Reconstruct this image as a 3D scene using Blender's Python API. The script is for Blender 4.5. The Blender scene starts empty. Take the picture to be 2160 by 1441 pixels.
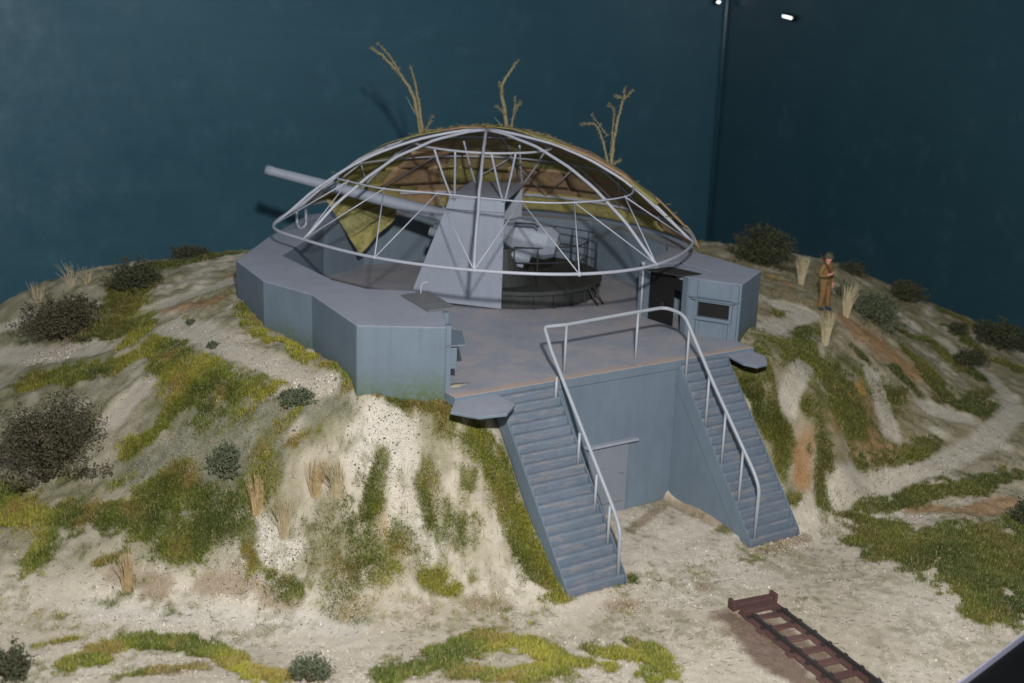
import bpy, bmesh, math, random
import numpy as np
from mathutils import Vector, Matrix
random.seed(7); RNG = np.random.default_rng(11)
scene = bpy.context.scene
COL = scene.collection

# ------------------------------------------------------------------ camera
cam_d = bpy.data.cameras.new('camera'); cam = bpy.data.objects.new('camera', cam_d); COL.objects.link(cam)
CAM = Vector((-20.70, -33.13, 10.155))
yaw, pitch, roll = math.radians(-33.57), math.radians(15.97), math.radians(2.09)
fw = Vector((-math.sin(yaw)*math.cos(pitch), math.cos(yaw)*math.cos(pitch), -math.sin(pitch)))
rt = Vector((math.cos(yaw), math.sin(yaw), 0)); up = rt.cross(fw)
RT = math.cos(roll)*rt + math.sin(roll)*up; UP = -math.sin(roll)*rt + math.cos(roll)*up
cam.matrix_world = Matrix(((RT.x, UP.x, -fw.x, CAM.x), (RT.y, UP.y, -fw.y, CAM.y), (RT.z, UP.z, -fw.z, CAM.z), (0, 0, 0, 1)))
cam_d.sensor_width = 36.0; cam_d.lens = 45.0; cam_d.clip_start = 0.5; cam_d.clip_end = 300
cam_d.dof.use_dof = True; cam_d.dof.focus_distance = 33.5; cam_d.dof.aperture_fstop = 0.26
scene.camera = cam

# ------------------------------------------------------------------ light: a flash just above the camera, a dim room around
wd = bpy.data.worlds.new('World'); scene.world = wd; wd.use_nodes = True
bg = wd.node_tree.nodes['Background']; bg.inputs[0].default_value = (0.78, 0.88, 1.0, 1); bg.inputs[1].default_value = 0.26
fl = bpy.data.lights.new('camera_flash', 'POINT'); fl.energy = 47000; fl.color = (1.0, 0.975, 0.94); fl.shadow_soft_size = 0.45
flash = bpy.data.objects.new('camera_flash', fl); COL.objects.link(flash); flash.location = (-18.9, -32.2, 15.1)
vs = scene.view_settings; vs.view_transform = 'Standard'; vs.look = 'None'; vs.exposure = 0.0; vs.gamma = 1.0; vs.use_curve_mapping = False
scene.render.engine = 'CYCLES'

# ------------------------------------------------------------------ materials
MATS = {}
def new_mat(name, rough=0.7, spec=0.3):
    m = bpy.data.materials.new(name); m.use_nodes = True; nt = m.node_tree
    b = nt.nodes['Principled BSDF']; b.inputs['Roughness'].default_value = rough
    b.inputs['Specular IOR Level'].default_value = spec
    MATS[name] = m
    return m, nt, b
def N(nt, t, **kw):
    n = nt.nodes.new(t)
    for k, v in kw.items():
        if k in n.inputs: n.inputs[k].default_value = v
        else: setattr(n, k, v)
    return n
def noise(nt, co, scale, detail=5, rough=0.6):
    n = N(nt, 'ShaderNodeTexNoise', Scale=scale, Detail=detail, Roughness=rough); nt.links.new(co, n.inputs['Vector']); return n.outputs['Fac']
def ramp(nt, fac, a, b):
    n = N(nt, 'ShaderNodeMapRange'); n.inputs[1].default_value = a; n.inputs[2].default_value = b
    nt.links.new(fac, n.inputs[0]); return n.outputs[0]
def math_(nt, op, a, b):
    n = N(nt, 'ShaderNodeMath', operation=op)
    for i, v in enumerate((a, b)):
        if isinstance(v, (int, float)): n.inputs[i].default_value = v
        else: nt.links.new(v, n.inputs[i])
    return n.outputs[0]
def mixc(nt, fac, a, b, blend='MIX'):
    n = N(nt, 'ShaderNodeMix', data_type='RGBA', blend_type=blend)
    for i, v in ((0, fac), (6, a), (7, b)):
        if isinstance(v, (int, float)): n.inputs[i].default_value = v
        elif isinstance(v, tuple): n.inputs[i].default_value = (*v, 1)
        else: nt.links.new(v, n.inputs[i])
    return n.outputs[2]
def bump(nt, b, h, strength=0.3, dist=0.02):
    n = N(nt, 'ShaderNodeBump'); n.inputs['Strength'].default_value = strength; n.inputs['Distance'].default_value = dist
    nt.links.new(h, n.inputs['Height']); nt.links.new(n.outputs[0], b.inputs['Normal'])
def pos(nt): return N(nt, 'ShaderNodeNewGeometry').outputs['Position']
def sep(nt, v):
    n = N(nt, 'ShaderNodeSeparateXYZ'); nt.links.new(v, n.inputs[0]); return n.outputs

def paint_mat(name, col, var=0.12, dust=None, dust_amt=0.0, rough=0.62, moss=None, edge_y=None, spec=0.3, streak=None):
    m, nt, b = new_mat(name, rough, spec); p = pos(nt)
    n1 = noise(nt, p, 0.7, 6, 0.65); n2 = noise(nt, p, 7.0, 6, 0.7); n3 = noise(nt, p, 38.0, 3, 0.6)
    dark = tuple(c*(1-var) for c in col); lite = tuple(min(1, c*(1+var)) for c in col)
    c = mixc(nt, ramp(nt, n1, 0.3, 0.7), dark, lite)
    c = mixc(nt, math_(nt, 'MULTIPLY', ramp(nt, n2, 0.45, 0.75), 0.25), c, tuple(x*0.86 for x in col))
    if dust:
        d = ramp(nt, math_(nt, 'ADD', math_(nt, 'MULTIPLY', n1, 0.65), math_(nt, 'MULTIPLY', n2, 0.35)), 0.64-dust_amt*0.26, 0.84-dust_amt*0.22)
        if edge_y is not None:
            s = sep(nt, p); e = ramp(nt, math_(nt, 'ADD', s[1], math_(nt, 'MULTIPLY', n1, -1.1)), edge_y+0.55-.5, edge_y-.5)
            e = math_(nt, 'MULTIPLY', e, ramp(nt, n2, 0.2, 0.5))
            d = math_(nt, 'MAXIMUM', math_(nt, 'MULTIPLY', d, 0.7), e)
        c = mixc(nt, math_(nt, 'MULTIPLY', d, 0.82), c, dust)
    if streak:
        mp = N(nt, 'ShaderNodeMapping'); mp.inputs['Scale'].default_value = (0.7, 4.5, 4.5); nt.links.new(p, mp.inputs[0])
        sn = noise(nt, mp.outputs[0], 2.2, 5, 0.7)
        c = mixc(nt, math_(nt, 'MULTIPLY', ramp(nt, sn, 0.50, 0.78), 0.75), c, streak)
    if moss:
        s = sep(nt, p); e = ramp(nt, math_(nt, 'ADD', s[2], math_(nt, 'MULTIPLY', n1, -1.9)), -0.25, -1.05)
        e = math_(nt, 'MULTIPLY', e, ramp(nt, n2, 0.2, 0.55)); c = mixc(nt, math_(nt, 'MULTIPLY', e, 0.85), c, moss)
    mpv = N(nt, 'ShaderNodeMapping'); mpv.inputs['Scale'].default_value = (3.0, 3.0, 0.35); nt.links.new(p, mpv.inputs[0])
    run = noise(nt, mpv.outputs[0], 1.6, 5, 0.65); c = mixc(nt, math_(nt, 'MULTIPLY', ramp(nt, run, 0.50, 0.72), 0.22), c, tuple(x*0.62 for x in col))
    c = mixc(nt, math_(nt, 'MULTIPLY', ramp(nt, run, 0.46, 0.28), 0.14), c, tuple(min(1, x*1.35) for x in col))
    # small chips and specks
    v = N(nt, 'ShaderNodeTexVoronoi', Scale=9.0); nt.links.new(p, v.inputs['Vector'])
    sp = math_(nt, 'MULTIPLY', ramp(nt, v.outputs['Distance'], 0.055, 0.03), ramp(nt, n1, 0.5, 0.6))
    c = mixc(nt, math_(nt, 'MULTIPLY', sp, 0.5), c, (0.62, 0.60, 0.56))
    nt.links.new(c, b.inputs['Base Color'])
    h = math_(nt, 'ADD', math_(nt, 'MULTIPLY', n2, 0.7), math_(nt, 'MULTIPLY', n3, 0.25)); bump(nt, b, h, 0.22, 0.03)
    r = math_(nt, 'ADD', math_(nt, 'MULTIPLY', n2, 0.25), rough-0.1); nt.links.new(r, b.inputs['Roughness'])
    return m
BLUE = (0.155, 0.202, 0.252)
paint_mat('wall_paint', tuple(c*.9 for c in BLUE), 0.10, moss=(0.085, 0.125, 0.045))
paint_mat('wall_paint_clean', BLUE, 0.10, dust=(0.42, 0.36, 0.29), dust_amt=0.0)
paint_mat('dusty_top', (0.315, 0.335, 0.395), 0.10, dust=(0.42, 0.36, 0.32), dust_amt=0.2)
paint_mat('floor_paint', (0.33, 0.345, 0.40), 0.14, dust=(0.54, 0.37, 0.26), dust_amt=0.68, edge_y=-7.25)
paint_mat('step_paint', (0.148, 0.186, 0.238), 0.14, streak=(0.40, 0.30, 0.235))
paint_mat('door_paint', (0.22, 0.245, 0.285), 0.06)
paint_mat('gun_paint', (0.27, 0.305, 0.365), 0.07, rough=0.5, spec=0.4)
paint_mat('frame_paint', (0.40, 0.42, 0.48), 0.06, rough=0.38, spec=0.5)
paint_mat('rail_paint', (0.36, 0.39, 0.43), 0.06, rough=0.36, spec=0.5)
paint_mat('dark_steel', (0.038, 0.040, 0.040), 0.3, dust=(0.16, 0.13, 0.10), dust_amt=0.2, rough=0.55)
paint_mat('black_paint', (0.012, 0.012, 0.012), 0.2, rough=0.5)
paint_mat('plate_steel', (0.16, 0.165, 0.17), 0.2, rough=0.6)
paint_mat('plate_black', (0.03, 0.03, 0.03), 0.2, dust=(0.2, 0.16, 0.12), dust_amt=0.35, rough=0.6)
paint_mat('rust_paint', (0.105, 0.055, 0.050), 0.25, dust=(0.20, 0.12, 0.09), dust_amt=0.4, rough=0.75)
paint_mat('rail_steel', (0.040, 0.036, 0.035), 0.3, rough=0.5)
paint_mat('case_frame', (0.006, 0.006, 0.006), 0.2, rough=0.35)
paint_mat('case_lip', (0.45, 0.45, 0.58), 0.1, rough=0.5)

def simple_mat(name, col, rough=0.8, var=0.3, scale=6.0, spec=0.2, col2=None):
    m, nt, b = new_mat(name, rough, spec); p = pos(nt)
    n = noise(nt, p, scale, 5, 0.65); c2 = col2 or tuple(c*(1-var) for c in col)
    nt.links.new(mixc(nt, ramp(nt, n, 0.32, 0.68), c2, col), b.inputs['Base Color']); bump(nt, b, n, 0.25, 0.02)
    return m
simple_mat('net_olive', (0.43, 0.385, 0.155), scale=7, col2=(0.23, 0.205, 0.075))
simple_mat('net_brown', (0.47, 0.33, 0.205), scale=7, col2=(0.31, 0.20, 0.11))
simple_mat('net_green', (0.37, 0.36, 0.165), scale=7, col2=(0.18, 0.175, 0.07))
simple_mat('net_tan', (0.43, 0.34, 0.18), scale=7, col2=(0.32, 0.245, 0.12))
simple_mat('net_thread', (0.22, 0.18, 0.08))
simple_mat('twig_bark', (0.31, 0.27, 0.155), scale=14, col2=(0.17, 0.15, 0.085))
simple_mat('twig_pale', (0.42, 0.42, 0.33), scale=14)
simple_mat('dry_grass', (0.52, 0.40, 0.22), scale=9, col2=(0.36, 0.26, 0.13), rough=0.6)
simple_mat('dry_grass_pale', (0.55, 0.47, 0.31), scale=9, col2=(0.38, 0.31, 0.19), rough=0.6)
simple_mat('bush_dark', (0.100, 0.105, 0.055), scale=12, col2=(0.028, 0.030, 0.018))
simple_mat('bush_brown', (0.130, 0.112, 0.066), scale=11, col2=(0.030, 0.028, 0.019))
simple_mat('bush_green', (0.150, 0.170, 0.095), scale=12, col2=(0.060, 0.075, 0.050))
simple_mat('bush_stem', (0.10, 0.075, 0.045))
simple_mat('khaki', (0.26, 0.165, 0.060), scale=10, col2=(0.19, 0.12, 0.045))
simple_mat('khaki_trousers', (0.27, 0.155, 0.060), scale=10, col2=(0.17, 0.10, 0.04))
simple_mat('skin', (0.60, 0.29, 0.22), var=0.1)
simple_mat('boot', (0.045, 0.055, 0.085), rough=0.5)
simple_mat('helmet_green', (0.105, 0.095, 0.055), rough=0.6)
simple_mat('webbing', (0.10, 0.06, 0.03))
simple_mat('rifle_wood', (0.16, 0.045, 0.03), rough=0.5)
simple_mat('gun_metal', (0.03, 0.028, 0.028), rough=0.4)

def attr_mat(name, attr, rough=0.9, speck=True):
    m, nt, b = new_mat(name, rough, 0.15); a = N(nt, 'ShaderNodeAttribute', attribute_name=attr).outputs['Color']; p = pos(nt)
    if not speck:
        nt.links.new(a, b.inputs['Base Color']); return m
    n1 = noise(nt, p, 4.0, 8, 0.75); n2 = noise(nt, p, 26.0, 6, 0.75); n3 = noise(nt, p, 1.1, 5, 0.6)
    v = N(nt, 'ShaderNodeTexVoronoi', Scale=17.0); nt.links.new(p, v.inputs['Vector'])
    c = mixc(nt, ramp(nt, n1, 0.30, 0.72), mixc(nt, 1.0, a, (0.70, 0.68, 0.64), 'MULTIPLY'), a)
    c = mixc(nt, math_(nt, 'MULTIPLY', ramp(nt, n2, 0.52, 0.70), 0.5), c, mixc(nt, 1.0, a, (0.50, 0.46, 0.40), 'MULTIPLY'))
    c = mixc(nt, math_(nt, 'MULTIPLY', ramp(nt, v.outputs['Distance'], 0.30, 0.10), 0.35), c, (0.66, 0.63, 0.57))
    c = mixc(nt, math_(nt, 'MULTIPLY', ramp(nt, n3, 0.5, 0.75), 0.3), c, mixc(nt, 1.0, a, (0.78, 0.74, 0.66), 'MULTIPLY'))
    wv = N(nt, 'ShaderNodeTexNoise', Scale=5.0, Detail=4.0); nt.links.new(p, wv.inputs['Vector'])
    wa = N(nt, 'ShaderNodeVectorMath', operation='SCALE'); wa.inputs['Scale'].default_value = 0.22; nt.links.new(wv.outputs['Color'], wa.inputs[0])
    wb = N(nt, 'ShaderNodeVectorMath', operation='ADD'); nt.links.new(p, wb.inputs[0]); nt.links.new(wa.outputs[0], wb.inputs[1])
    ve = N(nt, 'ShaderNodeTexVoronoi', Scale=10.0, feature='DISTANCE_TO_EDGE'); nt.links.new(wb.outputs[0], ve.inputs['Vector'])
    n4 = noise(nt, p, 1.7, 4, 0.6)
    cr = math_(nt, 'MULTIPLY', ramp(nt, ve.outputs['Distance'], 0.045, 0.005), ramp(nt, n4, 0.46, 0.66))
    c = mixc(nt, math_(nt, 'MULTIPLY', cr, 0.55), c, mixc(nt, 1.0, a, (0.36, 0.32, 0.24), 'MULTIPLY'))
    n5 = noise(nt, p, 60.0, 3, 0.8)
    c = mixc(nt, math_(nt, 'MULTIPLY', ramp(nt, n5, 0.56, 0.72), 0.55), c, mixc(nt, 1.0, a, (0.42, 0.38, 0.32), 'MULTIPLY'))
    c = mixc(nt, math_(nt, 'MULTIPLY', ramp(nt, n5, 0.42, 0.26), 0.45), c, mixc(nt, 0.5, a, (0.85, 0.82, 0.76)))
    nt.links.new(c, b.inputs['Base Color'])
    h = math_(nt, 'ADD', math_(nt, 'MULTIPLY', n2, 0.5), math_(nt, 'MULTIPLY', n1, 0.9)); bump(nt, b, h, 0.55, 0.07)
    return m
attr_mat('ground_sand', 'col'); attr_mat('grass_blade', 'col', 0.6, False); attr_mat('grit', 'col', 0.9, False)

def backdrop_mat(name, col, col2):
    m, nt, b = new_mat(name, 0.42, 0.6); p = pos(nt)
    n1 = noise(nt, p, 0.10, 5, 0.6); mp = N(nt, 'ShaderNodeMapping'); mp.inputs['Scale'].default_value = (0.25, 0.25, 2.5); nt.links.new(p, mp.inputs[0])
    n2 = noise(nt, mp.outputs[0], 1.2, 6, 0.7); n3 = noise(nt, p, 0.5, 6, 0.75)
    c = mixc(nt, ramp(nt, n1, 0.35, 0.68), col, col2)
    c = mixc(nt, math_(nt, 'MULTIPLY', ramp(nt, n2, 0.42, 0.75), 0.3), c, tuple(x*0.78 for x in col))
    c = mixc(nt, math_(nt, 'MULTIPLY', ramp(nt, n3, 0.56, 0.76), 0.42), c, tuple(min(1, x*1.6+0.025) for x in col))
    nt.links.new(c, b.inputs['Base Color'])
    nt.links.new(ramp(nt, n3, 0.0, 1.6), b.inputs['Roughness']); b.inputs['Roughness'].default_value = 0.4
    bump(nt, b, n2, 0.05, 0.02)
backdrop_mat('backdrop_paint', (0.032, 0.098, 0.138), (0.045, 0.118, 0.160))
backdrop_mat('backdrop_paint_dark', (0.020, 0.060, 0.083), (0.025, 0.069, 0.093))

# ------------------------------------------------------------------ mesh helpers
class MB:
    def __init__(s): s.v = []; s.f = []; s.m = []
    def add(s, vs_, fs, mi=0):
        o = len(s.v); s.v += [tuple(v) for v in vs_]; s.f += [tuple(i+o for i in f) for f in fs]; s.m += [mi]*len(fs); return s
    def prism(s, poly, z0, z1, top=0, side=None, bot=None):
        n = len(poly); side = top if side is None else side
        a = sum(poly[i][0]*poly[(i+1) % n][1]-poly[(i+1) % n][0]*poly[i][1] for i in range(n))
        if a < 0: poly = poly[::-1]; side = side[::-1][1:]+side[::-1][:1] if isinstance(side, list) else side
        o = len(s.v)
        s.v += [(x, y, z0) for x, y in poly]+[(x, y, z1) for x, y in poly]
        s.f.append(tuple(o+n+i for i in range(n))); s.m.append(top)
        s.f.append(tuple(o+n-1-i for i in range(n))); s.m.append(top if bot is None else bot)
        for i in range(n):
            j = (i+1) % n; s.f.append((o+i, o+j, o+n+j, o+n+i)); s.m.append(side[i] if isinstance(side, list) else side)
        return s
    def frame(s, o, ex, ey, ez, sx, sy, sz, mi=0):
        """box from corner o along axes"""
        o, ex, ey, ez = Vector(o), Vector(ex)*sx, Vector(ey)*sy, Vector(ez)*sz
        vs_ = [o, o+ex, o+ex+ey, o+ey, o+ez, o+ex+ez, o+ex+ey+ez, o+ey+ez]
        return s.add(vs_, [(3, 2, 1, 0), (4, 5, 6, 7), (0, 1, 5, 4), (1, 2, 6, 5), (2, 3, 7, 6), (3, 0, 4, 7)], mi)
    def tube(s, pts, r, seg=8, closed=False, mi=0, caps=True):
        pts = [Vector(p) for p in pts]; n = len(pts); rr = r if isinstance(r, (list, tuple)) else [r]*n
        o = len(s.v); prev = None
        for i, p in enumerate(pts):
            if closed: t = pts[(i+1) % n]-pts[i-1]
            else: t = pts[min(i+1, n-1)]-pts[max(i-1, 0)]
            t.normalize()
            if prev is None:
                a = Vector((0, 0, 1)) if abs(t.z) < 0.9 else Vector((1, 0, 0)); u = t.cross(a).normalized()
            else:
                u = (prev-t*prev.dot(t)).normalized()
            prev = u; w = t.cross(u)
            for k in range(seg):
                an = 2*math.pi*k/seg; s.v.append(tuple(p+rr[i]*(math.cos(an)*u+math.sin(an)*w)))
        for i in range(n if closed else n-1):
            a = o+i*seg; b = o+((i+1) % n)*seg
            for k in range(seg):
                k2 = (k+1) % seg; s.f.append((a+k, a+k2, b+k2, b+k)); s.m.append(mi)
        if caps and not closed:
            s.f.append(tuple(o+seg-1-k for k in range(seg))); s.m.append(mi)
            e = o+(n-1)*seg; s.f.append(tuple(e+k for k in range(seg))); s.m.append(mi)
        return s
    def ball(s, c, r, sz=1.0, seg=10, rings=6, mi=0):
        o = len(s.v); c = Vector(c)
        s.v.append(tuple(c+Vector((0, 0, r*sz))))
        for i in range(1, rings):
            a = math.pi*i/rings
            for k in range(seg):
                b = 2*math.pi*k/seg; s.v.append(tuple(c+Vector((r*math.sin(a)*math.cos(b), r*math.sin(a)*math.sin(b), r*sz*math.cos(a)))))
        s.v.append(tuple(c-Vector((0, 0, r*sz)))); e = len(s.v)-1
        for k in range(seg):
            s.f.append((o, o+1+k, o+1+(k+1) % seg)); s.m.append(mi)
            q = o+1+(rings-2)*seg; s.f.append((e, q+(k+1) % seg, q+k)); s.m.append(mi)
        for i in range(rings-2):
            for k in range(seg):
                a = o+1+i*seg+k; b = o+1+i*seg+(k+1) % seg; s.f.append((a, a+seg, b+seg, b)); s.m.append(mi)
        return s
    def build(s, name, mat, parent=None, smooth=False, bevel=0.0):
        me = bpy.data.meshes.new(name); me.from_pydata(s.v, [], s.f); me.update()
        mats = mat if isinstance(mat, (list, tuple)) else [mat]
        for m in mats: me.materials.append(MATS[m])
        if len(mats) > 1: me.polygons.foreach_set('material_index', s.m)
        bm = bmesh.new(); bm.from_mesh(me); bmesh.ops.recalc_face_normals(bm, faces=bm.faces); bm.to_mesh(me); bm.free()
        if smooth: me.polygons.foreach_set('use_smooth', [True]*len(me.polygons))
        o = bpy.data.objects.new(name, me); COL.objects.link(o)
        if parent: o.parent = parent; o.matrix_parent_inverse = Matrix.Translation(-Vector(parent.location))
        if bevel:
            bv = o.modifiers.new('soft edges', 'BEVEL'); bv.width = bevel; bv.segments = 2; bv.limit_method = 'ANGLE'; bv.angle_limit = math.radians(35)
            bv.harden_normals = False
        return o
def thing(name, loc, label, cat, group=None):
    o = bpy.data.objects.new(name, None); COL.objects.link(o); o.location = loc; o.empty_display_size = 0.3
    return tag(o, label, cat, group)
def tag(o, label=None, cat=None, group=None, kind=None):
    for k, v in (('label', label), ('category', cat), ('group', group), ('kind', kind)):
        if v: o[k] = v
    return o
def smooth_path(pts, n=6, closed=False):
    pts = [Vector(p) for p in pts]; out = []; m = len(pts)
    for i in range(m if closed else m-1):
        g = lambda k: pts[k % m] if closed else pts[max(0, min(m-1, k))]
        a, b, c, d = g(i-1), g(i), g(i+1), g(i+2)
        for j in range(n):
            t = j/n; out.append(0.5*((2*b)+(c-a)*t+(2*a-5*b+4*c-d)*t*t+(3*b-a-3*c+d)*t**3))
    if not closed: out.append(pts[-1])
    return out
def round_path(pts, r=0.25, n=5):
    """polyline with rounded corners"""
    pts = [Vector(p) for p in pts]; out = [pts[0]]
    for i in range(1, len(pts)-1):
        a, b, c = pts[i-1], pts[i], pts[i+1]; d1 = (a-b); d2 = (c-b); q = min(r, d1.length*.45, d2.length*.45)
        p0 = b+d1.normalized()*q; p2 = b+d2.normalized()*q
        for j in range(n+1):
            t = j/n; out.append((1-t)**2*p0+2*t*(1-t)*b+t*t*p2)
    return out+[pts[-1]]

# survey of the ground: height points, grass patches and soil patches (x, y, radius)
CP=[(-4.04,-10.79,-4.2), (-2.26,-10.66,-4.2), (2.19,-10.64,-4.18), (3.93,-10.55,-4.18), (2.03,-7.22,-4.15), (-1.53,-13.14,-4.2), (2.47,-15.38,-4.2), (4.1,-17.46,-4.2), (-1.74,-16.42,-4.2), (-5.05,-14.07,-4.2), (-6.4,-10.41,-4.2), (3.97,-13.32,-4.2), (-8.77,-10.22,-4.2), (-12.11,-7.32,-4.15), (-15.37,-5.71,-4.05), (-15.63,-8.89,-4.0), (-12.58,-10.92,-3.85), (-7.09,-13.08,-4.0), (-11.07,-11.49,-4.0), (0.87,-10.05,-4.18), (-3.58,-7.99,-2.05), (-3.73,-9.36,-3.3), (-3.98,-10.51,-4.15), (-3.7,-7.26,-1.05), (-4.82,-7.41,-0.75), (-5.2,-6.62,-0.15), (-5.96,-6.02,-0.05), (-6.9,-5.5,0.1), (-6.86,-2.48,0.12), (-7.34,-0.51,0.35), (-7.16,2.21,0.6), (-6.02,-7.39,-1.3), (-6.59,-7.23,-1.75), (-7.27,-7.79,-2.65), (-7.85,-8.42,-3.5), (-8.49,-9.19,-4.1), (-5.4,-8.68,-2.7), (-5.21,-9.54,-3.9), (-6.01,-8.85,-3.5), (-8.45,-4.31,-0.5), (-9.09,-5.76,-1.8), (-9.42,-6.5,-2.7), (-9.76,-7.25,-3.55), (-10.0,-7.79,-4.05), (-9.55,-2.24,-0.3), (-10.22,-3.93,-1.6), (-10.91,-5.05,-2.7), (-11.56,-5.8,-3.5), (-11.73,-6.26,-4.0), (-10.1,4.32,-0.6), (-11.37,0.15,-1.4), (-12.21,-1.68,-2.4), (-13.12,-3.47,-3.1), (-13.53,-4.82,-3.7), (-12.21,7.29,-1.4), (-13.22,3.07,-2.0), (-14.05,-0.31,-2.8), (-14.75,-3.15,-3.5), (-7.8,4.48,0.3), (-4.57,9.25,0.4), (-5.8,10.18,0.1), (-7.97,11.42,-0.3), (-10.4,11.6,-0.9), (-12.05,11.34,-1.3), (6.67,-5.57,0.0), (8.58,-3.66,0.1), (4.74,-7.67,-0.45), (3.84,-8.37,-1.6), (3.98,-9.35,-3.0), (4.0,-10.4,-4.1), (10.99,-4.14,-0.3), (11.53,-1.88,0.05), (12.64,2.85,0.4), (12.95,0.55,0.1), (7.43,-6.94,-0.8), (6.89,-8.54,-1.6), (5.92,-9.76,-2.5), (5.41,-10.04,-3.6), (5.44,-10.41,-3.9), (5.34,-8.79,-2.0), (12.96,-4.87,-1.1), (11.78,-7.05,-2.0), (9.27,-8.98,-2.9), (6.93,-10.06,-3.6), (9.04,-10.5,-3.4), (13.73,-9.41,-3.2), (18.37,-6.88,-3.0), (7.03,-13.01,-3.65), (7.65,-14.81,-3.75), (5.15,-12.25,-4.1), (5.05,-16.76,-4.1), (16.24,-4.29,-2.0), (17.6,-5.38,-2.6), (22.7,-3.95,-3.1), (18.97,1.74,-0.9), (20.54,-0.69,-1.8), (0.0,9.0,0.5), (5.0,9.5,0.4), (-3.0,-3.0,-0.3), (4.0,-3.0,-0.3), (0.0,2.0,-0.3), (0.0,-6.5,-0.6), (-12.0,13.0,-3.5), (0.0,15.0,-1.5), (10.0,14.0,-2.0), (20.0,14.0,-4.0), (24.0,4.0,-5.0), (24.0,-6.0,-4.8), (-20.0,6.0,-4.0), (-22.0,-8.0,-4.2), (-20.0,-20.0,-4.1), (-5.0,-24.0,-4.2), (10.0,-22.0,-4.2), (22.0,-16.0,-4.3), (9.0,4.0,0.3), (0.0,-12.0,-4.2), (0.0,-9.0,-4.17)]
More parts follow.
